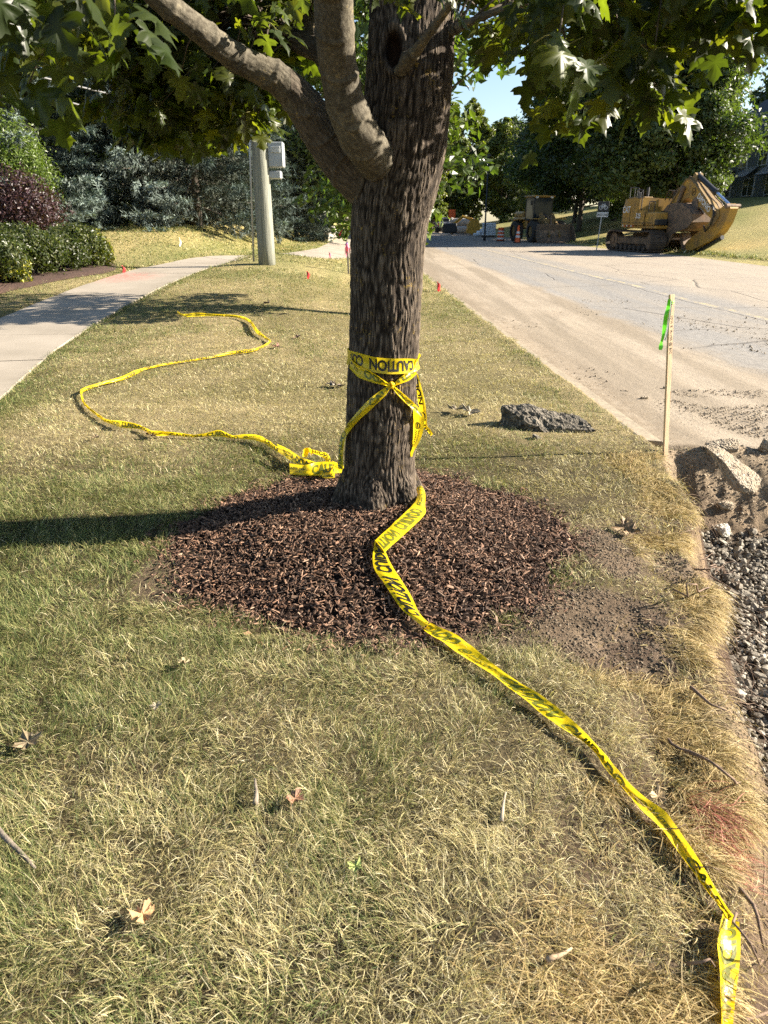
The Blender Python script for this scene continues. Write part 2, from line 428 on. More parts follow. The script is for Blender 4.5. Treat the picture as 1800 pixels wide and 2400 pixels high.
# ---- road
m_road, N, L = mat_new('road_surface'); b = N['Principled BSDF']; b.inputs['Roughness'].default_value = .92; b.inputs['Specular IOR Level'].default_value = .2
tc = nd(N, 'ShaderNodeTexCoord'); sx = nd(N, 'ShaderNodeSeparateXYZ'); L.new(tc.outputs['Object'], sx.inputs[0])
def noise(scale, detail=5., vec=None, rough=.55, sc=None):
    n = nd(N, 'ShaderNodeTexNoise', i_Scale=scale, i_Detail=detail, i_Roughness=rough)
    v = vec or tc.outputs['Object']
    if sc:
        mp = nd(N, 'ShaderNodeMapping'); mp.inputs['Scale'].default_value = sc; L.new(v, mp.inputs[0]); v = mp.outputs[0]
    L.new(v, n.inputs['Vector']); return n.outputs[0]
xx = mth(N, L, 'ADD', sx.outputs['X'], mth(N, L, 'MULTIPLY', sx.outputs['Y'], .030))      # across-road coordinate
nb = noise(.7, 5.); ns = noise(1.5, 4., sc=(1, .09, 1)); nf = noise(60., 4.); nm = noise(9., 6.)
xw = mth(N, L, 'ADD', xx, mth(N, L, 'MULTIPLY', mth(N, L, 'SUBTRACT', nb, .5), .9)); xw = mth(N, L, 'ADD', xw, mth(N, L, 'MULTIPLY', mth(N, L, 'SUBTRACT', nm, .5), .35))
asph = ramp(N, L, nm, [(.3, (.20, .188, .172)), (.7, (.265, .25, .228))])
asph = mix(N, L, ramp(N, L, ns, [(.45, (0, 0, 0)), (.62, (.4, .4, .4))]), asph, (.30, .255, .195))
sand = ramp(N, L, nb, [(.3, (.28, .23, .17)), (.7, (.365, .305, .23))])
sand = mix(N, L, ramp(N, L, noise(2.2, 5., sc=(1, .05, 1)), [(.46, (0, 0, 0)), (.60, (.8, .8, .8))]), sand, (.22, .18, .13))
def edge(v, a, bb):
    mr_ = nd(N, 'ShaderNodeMapRange', i_1=a, i_2=bb); mr_.interpolation_type = 'SMOOTHSTEP'; L.new(v, mr_.inputs[0]); return mr_.outputs[0]
fs = edge(xw, 4.75, 4.25)
sp = nd(N, 'ShaderNodeTexVoronoi', i_Scale=26.); L.new(tc.outputs['Object'], sp.inputs['Vector'])
pebz = mth(N, L, 'MULTIPLY', ramp(N, L, sp.outputs['Distance'], [(.09, (1, 1, 1)), (.20, (0, 0, 0))]), ramp(N, L, noise(1.1, 4.), [(.45, (0, 0, 0)), (.6, (1, 1, 1))]))
c = mix(N, L, fs, asph, sand)
fr = edge(xw, 7.3, 8.6); c = mix(N, L, mth(N, L, 'MULTIPLY', fr, .75), c, mix(N, L, noise(3., 6., sc=(1, .15, 1)), (.24, .20, .155), (.43, .36, .27)))
c = mix(N, L, mth(N, L, 'MULTIPLY', pebz, .8), c, (.13, .10, .075))
gut = mth(N, L, 'MULTIPLY', edge(xx, 2.9, 2.35), ramp(N, L, nm, [(.35, (0, 0, 0)), (.6, (1, 1, 1))])); c = mix(N, L, mth(N, L, 'MULTIPLY', gut, .6), c, (.20, .155, .105))
# cracks
vw = nd(N, 'ShaderNodeMix', data_type='RGBA'); vw.inputs[0].default_value = .10; L.new(tc.outputs['Object'], vw.inputs[6])
nv = nd(N, 'ShaderNodeTexNoise', i_Scale=1.2, i_Detail=4.); L.new(tc.outputs['Object'], nv.inputs[0]); L.new(nv.outputs['Color'], vw.inputs[7])
vo = nd(N, 'ShaderNodeTexVoronoi', feature='DISTANCE_TO_EDGE', i_Scale=.27); L.new(vw.outputs[2], vo.inputs['Vector'])
crk = mth(N, L, 'MULTIPLY', ramp(N, L, vo.outputs['Distance'], [(.0, (1, 1, 1)), (.006, (0, 0, 0))]), edge(xw, 4.3, 4.9))
cl = mth(N, L, 'ABSOLUTE', mth(N, L, 'SUBTRACT', mth(N, L, 'ADD', xx, mth(N, L, 'MULTIPLY', mth(N, L, 'SUBTRACT', nb, .5), .25)), 6.95))
crk = mth(N, L, 'MAXIMUM', crk, ramp(N, L, cl, [(.0, (.9, .9, .9)), (.035, (0, 0, 0))]))
c = mix(N, L, mth(N, L, 'MULTIPLY', crk, .75), c, (.075, .065, .055))
ln = mth(N, L, 'ABSOLUTE', mth(N, L, 'SUBTRACT', xx, 7.15)); ln = mth(N, L, 'MULTIPLY', ramp(N, L, ln, [(.06, (1, 1, 1)), (.08, (0, 0, 0))]), ramp(N, L, noise(4., 6.), [(.45, (0, 0, 0)), (.6, (.6, .6, .6))]))
c = mix(N, L, ln, c, (.58, .46, .22))
c = mix(N, L, 1., c, ramp(N, L, nf, [(.3, (.78, .78, .78)), (.7, (1.15, 1.15, 1.15))]), 'MULTIPLY')
L.new(c, b.inputs['Base Color'])
hh = mth(N, L, 'ADD', mth(N, L, 'MULTIPLY', nf, .35), mth(N, L, 'MULTIPLY', sp.outputs['Distance'], mth(N, L, 'MULTIPLY', pebz, -.8)))
hh = mth(N, L, 'ADD', hh, mth(N, L, 'MULTIPLY', nm, .6)); hh = mth(N, L, 'SUBTRACT', hh, mth(N, L, 'MULTIPLY', crk, .8))
bp = nd(N, 'ShaderNodeBump', i_Strength=.8, i_Distance=.02); L.new(hh, bp.inputs['Height']); L.new(bp.outputs[0], b.inputs['Normal'])
ry_ = np.concatenate([np.arange(5.0, 14, .07), np.arange(14, 60, .5), np.arange(60, 210, 5)]); rt = np.linspace(0, 1, 121) ** 1.3
RX = xcurb(ry_)[:, None] + .14 + (xroad_r(ry_) - xcurb(ry_) - .2)[:, None] * rt[None]; RY = np.repeat(ry_[:, None], len(rt), 1)
RY[0] += .12 * (vn(RX[0] * 5, RX[0] * 0, seed=3) - .5)
RZ = -.115 + .03 * ss(2.6, 1.9, RX + .03 * RY) * fbm(RX * 3, RY * 3, seed=51) + .05 * (fbm(RX * .8, RY * .25, seed=50) - .5) * ss(30, 20, RY) + .012 * (fbm(RX * 7, RY * 2, seed=52) - .5) * ss(16, 12, RY) + .04 * ss(5.6, 5.0, RY)
RZ[:, 0] -= .02; RZ[0] -= .10
tag(np_obj('road', np.stack([RX, RY, RZ], -1).reshape(-1, 3), grid_faces(len(rt), len(ry_)), m_road, smooth=True), kind='structure')
# ---- kerb
m_kerb = simple('kerb_concrete', (.30, .245, .17), .9, nscale=14, namt=.35, bump=.5)
cyv = np.concatenate([np.arange(5.05, 20, .25), np.arange(20, 110, 3)]); kv = []
for yv in cyv:
    xk = float(xcurb(yv)); zz = -.012 - .02 * float(ss(6.5, 9, yv)) + (random.random() - .5) * .004
    kv += [(xk - .02, yv, -.16), (xk - .02, yv, zz), (xk + .0, yv, zz + .006), (xk + .13, yv, zz - .004), (xk + .155, yv, zz - .025), (xk + .175, yv, -.16)]
kf = [(i * 6 + j, i * 6 + j + 1, i * 6 + j + 7, i * 6 + j + 6) for i in range(len(cyv) - 1) for j in range(5)] + [(0, 1, 2, 3)] + [(0, 3, 4, 5)]
o = np_obj('kerb', kv, [np.array(kf)], m_kerb, smooth=False); tag(o, kind='structure')

# ================================================================ GRASS
def blades(x, y, z, L_, az, p0, p1, w, col, seg=3, droop=None, roll=None):
    """each blade bends from inclination p0 (rad above horizontal) to p1 along its length"""
    n = len(x); t = np.linspace(0, 1, seg + 1)
    P = np.zeros((n, seg + 1, 3)); P[:, 0] = np.stack([x, y, z], 1); azk = az.copy()
    tw = RNG.normal(0, .35, n)
    for k in range(seg):
        ph = p0 + (p1 - p0) * ((k + .5) / seg)
        a_ = azk + tw * (k / seg)
        d = np.stack([np.cos(ph) * np.cos(a_), np.cos(ph) * np.sin(a_), np.sin(ph)], 1) * (L_ / seg)[:, None]
        P[:, k + 1] = P[:, k] + d
    r = RNG.uniform(-.7, .7, n) if roll is None else roll
    wd_ = np.stack([-np.sin(az) * np.cos(r), np.cos(az) * np.cos(r), np.sin(r)], 1)
    wt = (1 - t ** 2.2 * .85)[None, :, None] * (w * .5)[:, None, None]
    A = P + wd_[:, None] * wt; B = P - wd_[:, None] * wt
    V = np.stack([A[:, :-1], B[:, :-1]], 2).reshape(n, -1, 3); V = np.concatenate([V, P[:, -1:]], 1)   # 2*seg + 1 verts
    k = 2 * seg + 1; base = (np.arange(n) * k)[:, None]
    q = np.concatenate([np.stack([base + 2 * i, base + 2 * i + 1, base + 2 * i + 3, base + 2 * i + 2], -1) for i in range(seg - 1)], 1).reshape(-1, 4) if seg > 1 else np.zeros((0, 4), int)
    tri = np.concatenate([base + 2 * seg - 2, base + 2 * seg - 1, base + 2 * seg], 1)
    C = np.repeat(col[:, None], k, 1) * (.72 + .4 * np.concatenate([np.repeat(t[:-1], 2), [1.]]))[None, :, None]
    return V.reshape(-1, 3), q, tri, C.reshape(-1, 3)
def join_mesh(name, parts, mat, **kw):
    V = []; Q = []; T = []; C = []; n = 0
    for v, q, t, c in parts:
        V.append(v); Q.append(q + n); T.append(t + n); C.append(c); n += len(v)
    return np_obj(name, np.concatenate(V), [f for f in (np.concatenate(Q), np.concatenate(T)) if len(f)], mat, col=np.concatenate(C), **kw)
def dryness(x, y):
    d = .58 + 1.15 * (fbm(x * 1.1 + 3, y * .8, seed=61, o=3) - .5) * 1.5 + .8 * (fbm(x * 4.5, y * 4.5, seed=62) - .5)
    d += .50 * ss(4.2, 5.4, y) * ss(10.5, 8, y) * ss(2.6, 1.8, np.abs(x + 1))          # straw patch beyond the tree on the left
    d += .85 * ss(.85, .15, xedge(y) - x) * ss(5.2, 4.6, y)
    d += .25 * ss(3.6, 4.2, y) * ss(.7, 1.2, x)
    d -= .55 * ss(1.05, .55, walk_dist(x, y) - .2) * (y > 4) * (walk_dist(x, y) > 0)   # greener along the walk
    d -= .25 * ss(.5, .2, xcurb(y) - x) * ss(5, 7, y)
    d -= .15 * ss(-.6, -1.4, x) * ss(3.0, 2.0, y)
    d -= .25 * ss(11, 17, y)
    return np.clip(d, 0, 1)
def lawn_ok(x, y):
    t = trench(x, y)
    return (mulch_r(x, y) > 1.0) & (np.abs(walk_dist(x, y)) > .74) & ((x > 13) | (x < xcurb(y) - .01 + .13 * ss(7, 10, y) * vn(y * 5, x * 0, seed=9)) | (y < 4.95)) & (t < .06)
def in_view(x, y, pad=.06):
    zc = y * math.cos(PITCH) + CAMZ * math.sin(PITCH); return np.abs(x) < (zc * .5409 + pad + .02 * y)
GREEN = np.array([(.13, .175, .05), (.18, .22, .07), (.095, .14, .045), (.25, .27, .10)])
STRAW = np.array([(.72, .62, .35), (.54, .45, .23), (.84, .76, .50), (.36, .28, .14), (.64, .58, .29)])
def band(y0, y1, x0, x1, dens, Lm, w, seg, test=None, vis=True, straw_len=1.0):
    n = int((y1 - y0) * (x1 - x0) * dens); x = RNG.uniform(x0, x1, n); y = RNG.uniform(y0, y1, n)
    # gather into tufts
    cx_ = np.floor(x / .045) * .045 + .022; cy_ = np.floor(y / .045) * .045 + .022
    j = _h(np.floor(x / .045), np.floor(y / .045), np.zeros(n), 3)
    tf = np.where(j > .45, .30, .05); x = x + (cx_ - x) * tf; y = y + (cy_ - y) * tf
    ok = lawn_ok(x, y)
    if vis: ok &= in_view(x, y)
    if test is not None: ok &= test(x, y)
    sm_ = soil_mask(x, y); thin = vn(x * 6, y * 6, seed=66)
    ok &= RNG.random(n) > sm_ * 1.02
    ok &= RNG.random(n) > .93 * shoulder_s(x, y) * ss(.40, .52, vn(x * 5, y * 5, seed=71) * .4 + .3)
    ok &= RNG.random(n) > .75 * ss(.62, .8, thin) * ss(1.1, 1.6, x + y * .1 + 1.0)
    x, y = x[ok], y[ok]; n = len(x); z = np.where(x > xcurb(y) - .02, np.where(y > 5, -.012, H(x, y)), H(x, y)) - .004
    d = dryness(x, y); isdry = RNG.random(n) < (.18 + .80 * d)
    gi = RNG.integers(0, 4, n); si = RNG.integers(0, 5, n)
    col = np.where(isdry[:, None], STRAW[si], GREEN[gi]); col = col * RNG.uniform(.38, 1.3, (n, 1))
    hybrid = RNG.random(n) < .25; col[hybrid] = col[hybrid] * .4 + .6 * np.array([.46, .41, .17])
    tz_ = vn(x * 11, y * 11, seed=67)
    Lb = Lm * RNG.uniform(.5, 1.3, n) * (.75 + .6 * tz_)
    wk = walk_dist(x, y); Lb *= 1 + .5 * ss(.95, .76, np.abs(wk)) * RNG.random(n)
    az = 2 * math.pi * vn(x * 4, y * 4, seed=68) * 1.5 + RNG.normal(0, 1.3, n)
    p0 = np.where(isdry, np.where(RNG.random(n) < .6, RNG.uniform(-.05, .4, n), RNG.uniform(.3, 1.3, n)), RNG.uniform(.45, 1.5, n)); p1 = p0 - np.where(isdry, RNG.uniform(.3, 1.7, n), RNG.uniform(.2, 1.3, n))
    p1 = np.maximum(p1, -.5)
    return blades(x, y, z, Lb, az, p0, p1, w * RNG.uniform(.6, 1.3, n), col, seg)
m_grass = leafmat('grass_blade', .30, rough=.6, tint=(1.12, 1.12, .65), spec=.2)
left = lambda x, y: walk_dist(x, y) < 0
parts = [band(.55, 1.6, -1.3, 1.2, 64000, .056, .0012, 4), band(1.6, 2.6, -1.9, 1.6, 44000, .052, .0014, 4),
         band(2.6, 4.2, -2.6, 2.1, 25000, .048, .0019, 3), band(4.2, 6.5, -3.9, 2.2, 12500, .042, .0029, 2),
         band(6.5, 10, -4.6, 2.0, 6500, .040, .0042, 2), band(10, 16, -4.6, 1.7, 2600, .045, .007, 1), band(16, 30, -4.2, 1.5, 480, .06, .016, 1),
         band(8, 16, -9.5, -5.0, 1300, .055, .008, 1, left), band(16, 30, -17, -3.2, 420, .07, .018, 1, left)]
parts += [band(27, 62, 13.5, 30, 190, .17, .055, 1, lambda x, y: x > xroad_r(y) + .3), band(30, 60, -6, 1, 200, .07, .03, 1)]
# long bleached grass matted over the trench shoulder
def shoulder(n, y0, y1, d0, d1, Lr, wr, seg=4, red=False, hang=False):
    y = RNG.uniform(y0, y1, n); dd = RNG.uniform(d0, d1, n) ; x = xedge(y) + dd
    cl = vn(x * 5, y * 5, seed=71); ok = (cl > (.50 if hang else .54 + .08 * (dd > .02))) | (RNG.random(n) < .08); ok &= ~((mulch_r(x, y) < 1.0))
    ok &= RNG.random(n) > soil_mask(x, y) * .9
    ok &= RNG.random(n) > ss(-.12, d0, dd) * (.97 if not hang else 0)
    ok &= (mulch_r(x, y) > 1.12) | (RNG.random(n) < .2)
    x, y, dd = x[ok], y[ok], dd[ok]; n = len(x); z = H(x, y)
    az = -.35 + 2.2 * (vn(x * 3, y * 3, seed=72) - .5) * 2 + RNG.normal(0, .95, n)
    col = STRAW[RNG.integers(0, 5, n)] * RNG.uniform(.65, 1.15, (n, 1)) * np.array([.82, .73, .62])
    p0 = RNG.uniform(-.1, .8, n); p1 = p0 - RNG.uniform(.3, 1.5, n)
    if hang: col *= (.55 + .75 * vn(x * 22, y * 22, seed=75))[:, None]; az = RNG.normal(-.25, .6, n) + 1.6 * (vn(x * 9, y * 9, seed=76) - .5); p0 = RNG.uniform(-.2, .5, n); p1 = RNG.uniform(-1.7, -.7, n)
    return blades(x, y, z + .004, RNG.uniform(*Lr, n), az, p0, p1, RNG.uniform(*wr, n), col, seg)
parts += [shoulder(30000, .5, 2.2, -.62, .14, (.045, .11), (.0014, .0024)), shoulder(26000, 2.2, 4.7, -.4, .10, (.045, .10), (.0016, .0028)),
          shoulder(17000, .5, 3.0, -.16, .05, (.07, .19), (.0013, .0024), hang=True), shoulder(12000, 2.2, 4.4, -.14, .04, (.06, .15), (.0016, .0028), hang=True)]
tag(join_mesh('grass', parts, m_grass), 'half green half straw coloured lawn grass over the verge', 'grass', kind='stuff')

# red marking paint sprayed on long grass near the trench shoulder
ctr = G(1535, 1790); n = 380
x = ctr.x + RNG.normal(0, .035, n); y = ctr.y + RNG.normal(0, .06, n)
az = -.6 + RNG.normal(0, .7, n); p0 = RNG.uniform(0, .9, n)
col = np.array([(.36, .13, .10)]) * RNG.uniform(.6, 1.3, (n, 1)) + np.array([.10, .06, .04])
tag(join_mesh('painted_grass', [blades(x, y, H(x, y) + .006, RNG.uniform(.05, .12, n), az, p0, p0 - RNG.uniform(.4, 1.4, n), np.full(n, .0022), col, 4)], m_grass), 'dry grass sprayed with red marking paint by the trench', 'painted grass', kind='stuff')

# ================================================================ MULCH CHIPS
def chips(n, x, y, z, Lc, Wc, Tc, cols, tilt=.45):
    az = RNG.uniform(0, 2 * math.pi, n); pt = RNG.normal(0, tilt, n); rl = RNG.normal(0, .5, n)
    ex = np.stack([np.cos(az) * np.cos(pt), np.sin(az) * np.cos(pt), np.sin(pt)], 1)
    sy = np.stack([-np.sin(az), np.cos(az), np.zeros(n)], 1); ez = np.cross(ex, sy)
    ey = sy * np.cos(rl)[:, None] + ez * np.sin(rl)[:, None]; ez = np.cross(ex, ey)
    c = np.stack([x, y, z], 1); V = []
    for sx, sy_, sz in ((-1, -1, 0), (-1, 1, 0), (1, 1, 0), (1, -1, 0), (-.8, -.7, 1), (-.9, .6, 1), (.85, .7, 1), (.7, -.8, 1)):
        jit = RNG.uniform(.6, 1.1, (n, 1))
        V.append(c + ex * (sx * Lc / 2)[:, None] * jit + ey * (sy_ * Wc / 2)[:, None] * RNG.uniform(.55, 1.1, (n, 1)) + ez * (sz * Tc)[:, None])
    V = np.stack(V, 1).reshape(-1, 3); b_ = (np.arange(n) * 8)[:, None]
    F = np.concatenate([b_ + np.array([q]) for q in ([4, 7, 6, 5], [0, 4, 5, 1], [1, 5, 6, 2], [2, 6, 7, 3], [3, 7, 4, 0])], 1).reshape(-1, 4)
    return V, F, np.zeros((0, 3), int), np.repeat(cols, 8, 0)
n = 26000
r = np.sqrt(RNG.random(n)) * 1.13; a = RNG.uniform(0, 2 * math.pi, n); x = MUC[0] + r * np.cos(a) * 1.02; y = MUC[1] + r * np.sin(a) * .98
ok = (mulch_r(x, y) < 1.0 + .20 * RNG.random(n) ** 3) & (np.hypot(x, y - 3.6) > .17); x, y = x[ok], y[ok]; n = len(x)
z = H(x, y) + RNG.uniform(0, .016, n)
pal = np.array([(.080, .042, .024), (.12, .066, .040), (.035, .020, .013), (.17, .105, .068), (.065, .036, .022)])
cols = pal[RNG.integers(0, 5, n)] * RNG.uniform(.7, 2.3, (n, 1)); pk = RNG.random(n) < .012; cols[pk] = (.36, .25, .17)
Lc = RNG.uniform(.010, .034, n) * np.where(RNG.random(n) < .22, RNG.uniform(1.5, 2.4, n), 1)
m_mulch = simple('mulch_chip', (1, 1, 1), .8); 
m_mulch, N, L = mat_new('mulch_chip'); b = N['Principled BSDF']; atn = nd(N, 'ShaderNodeAttribute', attribute_name='Col'); b.inputs['Roughness'].default_value = .75; b.inputs['Specular IOR Level'].default_value = .35
tc = nd(N, 'ShaderNodeTexCoord'); n1 = nd(N, 'ShaderNodeTexNoise', i_Scale=220., i_Detail=3.); L.new(tc.outputs['Object'], n1.inputs[0])
L.new(mix(N, L, 1., atn.outputs['Color'], ramp(N, L, n1.outputs[0], [(.3, (.6, .6, .6)), (.7, (1.3, 1.3, 1.3))]), 'MULTIPLY'), b.inputs['Base Color'])
bp = nd(N, 'ShaderNodeBump', i_Strength=.6, i_Distance=.002); L.new(n1.outputs[0], bp.inputs['Height']); L.new(bp.outputs[0], b.inputs['Normal'])
tag(join_mesh('mulch', [chips(n, x, y, z, Lc, RNG.uniform(.003, .008, n) * np.where(RNG.random(n) < .12, 2.2, 1), RNG.uniform(.0015, .004, n), cols)], m_mulch), 'dark brown shredded bark mulch mounded round the maple trunk', 'mulch', kind='stuff')

# ================================================================ GRAVEL AND CRUMBS
ICO = None
def ico():
    global ICO
    if ICO is None:
        bm = bmesh.new(); bmesh.ops.create_icosphere(bm, subdivisions=1, radius=1)
        ICO = (np.array([v.co[:] for v in bm.verts]), np.array([[v.index for v in f.verts] for f in bm.faces])); bm.free()
    return ICO
def stones(x, y, z, r, cols, flat=.65):
    v, f = ico(); n = len(x); k = len(v)
    a = RNG.uniform(0, 6.28, n); sc = np.stack([r * RNG.uniform(.8, 1.4, n), r * RNG.uniform(.7, 1.1, n), r * RNG.uniform(.45, .9, n) * flat / .65], 1)
    V = v[None] * (1 + RNG.uniform(-.34, .22, (n, k, 1))) * sc[:, None]
    ca, sa = np.cos(a)[:, None], np.sin(a)[:, None]; X_ = V[..., 0] * ca - V[..., 1] * sa; Y_ = V[..., 0] * sa + V[..., 1] * ca
    t = RNG.normal(0, .35, n)[:, None]; Z_ = V[..., 2] * np.cos(t) + X_ * np.sin(t)
    V = np.stack([X_ + x[:, None], Y_ + y[:, None], Z_ + z[:, None]], -1)
    return V.reshape(-1, 3), np.zeros((0, 4), int), (f[None] + (np.arange(n) * k)[:, None, None]).reshape(-1, 3), np.repeat(cols, k, 0)
m_stone, N, L = mat_new('stone'); b = N['Principled BSDF']; atn = nd(N, 'ShaderNodeAttribute', attribute_name='Col'); b.inputs['Roughness'].default_value = .85; b.inputs['Specular IOR Level'].default_value = .3
tc = nd(N, 'ShaderNodeTexCoord'); n1 = nd(N, 'ShaderNodeTexNoise', i_Scale=70., i_Detail=6.); L.new(tc.outputs['Object'], n1.inputs[0])
L.new(mix(N, L, 1., atn.outputs['Color'], ramp(N, L, n1.outputs[0], [(.3, (.65, .65, .65)), (.7, (1.2, 1.2, 1.2))]), 'MULTIPLY'), b.inputs['Base Color'])
bp = nd(N, 'ShaderNodeBump', i_Strength=.5, i_Distance=.01); L.new(n1.outputs[0], bp.inputs['Height']); L.new(bp.outputs[0], b.inputs['Normal'])
n = 26000; x = RNG.uniform(1.5, 4.2, n); y = RNG.uniform(.3, 4.55, n); t = trench(x, y)
ok = (t > .86) & (RNG.random(n) < .25 + ss(.9, 1, t)) & (np.abs(x) < (y * .9245 + .8) * .58); x, y = x[ok], y[ok]; n = len(x)
cols = lerp3((.17, .145, .11), (.42, .375, .30), RNG.random(n) ** 1.4) * RNG.uniform(.6, 1.1, (n, 1))
tag(join_mesh('gravel', [stones(x, y, H(x, y) + RNG.uniform(0, .02, n), RNG.uniform(.006, .018, n) * np.where(RNG.random(n) < .15, 1.9, 1), cols)], m_stone), 'pale crushed gravel in the bottom of the trench', 'gravel', kind='stuff')
pr = []
def crumbs(n, x0, x1, y0, y1, r0, r1, test, c0, c1):
    x = RNG.uniform(x0, x1, n); y = RNG.uniform(y0, y1, n); ok = test(x, y) & in_view(x, y, .3); x, y = x[ok], y[ok]; m = len(x)
    pr.append(stones(x, y, np.maximum(H(x, y), np.where((y > 5.02) & (x > xcurb(y) + .16), -.11, -9)) + .001, RNG.uniform(r0, r1, m) * RNG.uniform(.5, 1, m), lerp3(c0, c1, RNG.random(m)), .8))
crumbs(16000, .4, 1.6, 1.9, 3.6, .002, .008, lambda x, y: (soil_mask(x, y) > .4), (.10, .074, .048), (.20, .155, .105))
crumbs(9000, 1.0, 3.2, .8, 5.1, .003, .012, lambda x, y: (trench(x, y) > .05) & (trench(x, y) < .93) & (fbm(x * 5, y * 5, seed=81) > .42), (.13, .09, .062), (.32, .25, .17))
crumbs(7000, 1.7, 4.2, 4.3, 7.2, .003, .013, lambda x, y: (x > xedge(y) + .05) & ((x > xcurb(y) + .18) | (y < 5)) & (fbm(x * 3, y * 3, seed=82) > .4 + .12 * ss(5, 7, y)), (.18, .14, .10), (.46, .38, .27))
crumbs(2500, 2.0, 7.5, 6.5, 16, .006, .018, lambda x, y: (x > xcurb(y) + .3) & (fbm(x * .9, y * .5, seed=83) > .55), (.18, .14, .10), (.38, .31, .22))
tag(join_mesh('soil_crumbs', pr, m_stone), 'loose soil crumbs and pebbles over bare bank and sandy road edge', 'soil crumbs', kind='stuff')
# ================================================================ THE MAPLE
TX, TY = 0.0, 3.6
ROOTZ = gz(0, 3.6)
main = [(-.03, 3.6, -.06, .27), (-.03, 3.6, .05, .235), (-.028, 3.6, .13, .208), (-.025, 3.6, .25, .191), (-.018, 3.6, .45, .183), (-.008, 3.6, .75, .177), (.004, 3.6, 1.0, .173),
        (.014, 3.6, 1.3, .175), (.026, 3.6, 1.5, .181), (.055, 3.6, 1.65, .195), (.083, 3.6, 1.8, .197), (.105, 3.61, 2.0, .192), (.115, 3.62, 2.15, .19),
        (.118, 3.63, 2.36, .18), (.12, 3.65, 3.0, .165), (.10, 3.7, 4.0, .13), (.12, 3.7, 5.2, .08), (.1, 3.7, 6.5, .03)]
def P4(lst): return [(*at(a, b, c), r) for a, b, c, r in lst]
brA = P4([(835, 440, 3.60, .09), (790, 395, 3.58, .11), (745, 350, 3.54, .104), (705, 300, 3.50, .092), (672, 250, 3.46, .082), (633, 200, 3.42, .070), (588, 163, 3.36, .060), (545, 142, 3.32, .054), (504, 121, 3.27, .051), (448, 78, 3.18, .047), (392, 34, 3.09, .044), (345, -3, 3.02, .043), (290, -60, 2.95, .04), (200, -190, 2.8, .034), (120, -330, 2.7, .02)])
brB = P4([(872, 440, 3.62, .08), (850, 392, 3.59, .082), (815, 347, 3.46, .088), (778, 296, 3.34, .086), (747, 226, 3.26, .079), (730, 142, 3.18, .073), (722, 56, 3.08, .072), (720, 0, 3.02, .070), (720, -100, 2.92, .066), (735, -300, 2.8, .05), (760, -500, 2.7, .03)])
brD = P4([(770, 290, 3.68, .08), (740, 190, 3.8, .072), (700, 115, 3.9, .058), (655, 95, 3.98, .05), (610, 70, 4.1, .042), (540, 20, 4.3, .034), (450, -60, 4.6, .02)])
brD2 = P4([(690, 110, 3.92, .045), (672, 50, 3.98, .036), (640, 0, 4.05, .03), (600, -60, 4.1, .02)])
brC = P4([(862, 160, 3.46, .034), (888, 125, 3.38, .026), (915, 88, 3.3, .021), (945, 48, 3.22, .018), (985, -10, 3.1, .016), (1040, -90, 2.95, .012)])
brE = P4([(930, 95, 3.6, .045), (965, 72, 3.55, .026), (1010, 50, 3.48, .018), (1080, 22, 3.35, .014), (1160, 2, 3.2, .012), (1250, -8, 3.0, .011), (1400, -40, 2.8, .009)])
PATHS = [(main, 0), (brA, .75), (brB, 1.), (brD, .5), (brD2, .5), (brC, 1.), (brE, 1.)]
mb = MB(); PD = []
for pth, sm_ in PATHS:
    A4 = catmull(np.array(pth), .03); mb.tube([tuple(q[:3]) for q in A4], [max(q[3], .006) for q in A4], 28 if A4[0][3] > .05 else 12)
    s = np.concatenate([[0], np.cumsum(np.linalg.norm(np.diff(A4[:, :3], axis=0), axis=1))]); PD.append((A4, s, sm_))
# root flare lobes and the collar under the middle limb
for k in range(6):
    a = k * 1.05 + .35; d = Vector((math.cos(a), math.sin(a), 0)); c = Vector((-.03, 3.6, 0))
    mb.tube([tuple(c + d * .10 + Vector((0, 0, .38))), tuple(c + d * .155 + Vector((0, 0, .2))), tuple(c + d * .20 + Vector((0, 0, .08))), tuple(c + d * .29 + Vector((0, 0, -.06)))], [.05, .07, .075, .07], 12)
tmp = mb.build('tmp', None)
md = tmp.modifiers.new('r', 'REMESH'); md.mode = 'VOXEL'; md.voxel_size = .0046; md.adaptivity = 0
ms_ = tmp.modifiers.new('s', 'SMOOTH'); ms_.iterations = 14; ms_.factor = .6
dg = bpy.context.evaluated_depsgraph_get(); me = bpy.data.meshes.new_from_object(tmp.evaluated_get(dg)); bpy.data.objects.remove(tmp)
nv_ = len(me.vertices); V = np.zeros(nv_ * 3, np.float32); me.vertices.foreach_get('co', V); V = V.reshape(-1, 3).astype(float)
Nn = np.zeros(nv_ * 3, np.float32); me.vertices.foreach_get('normal', Nn); Nn = Nn.reshape(-1, 3).astype(float)
best = np.full(nv_, 1e9); q = np.zeros((nv_, 3)); smo = np.zeros(nv_)
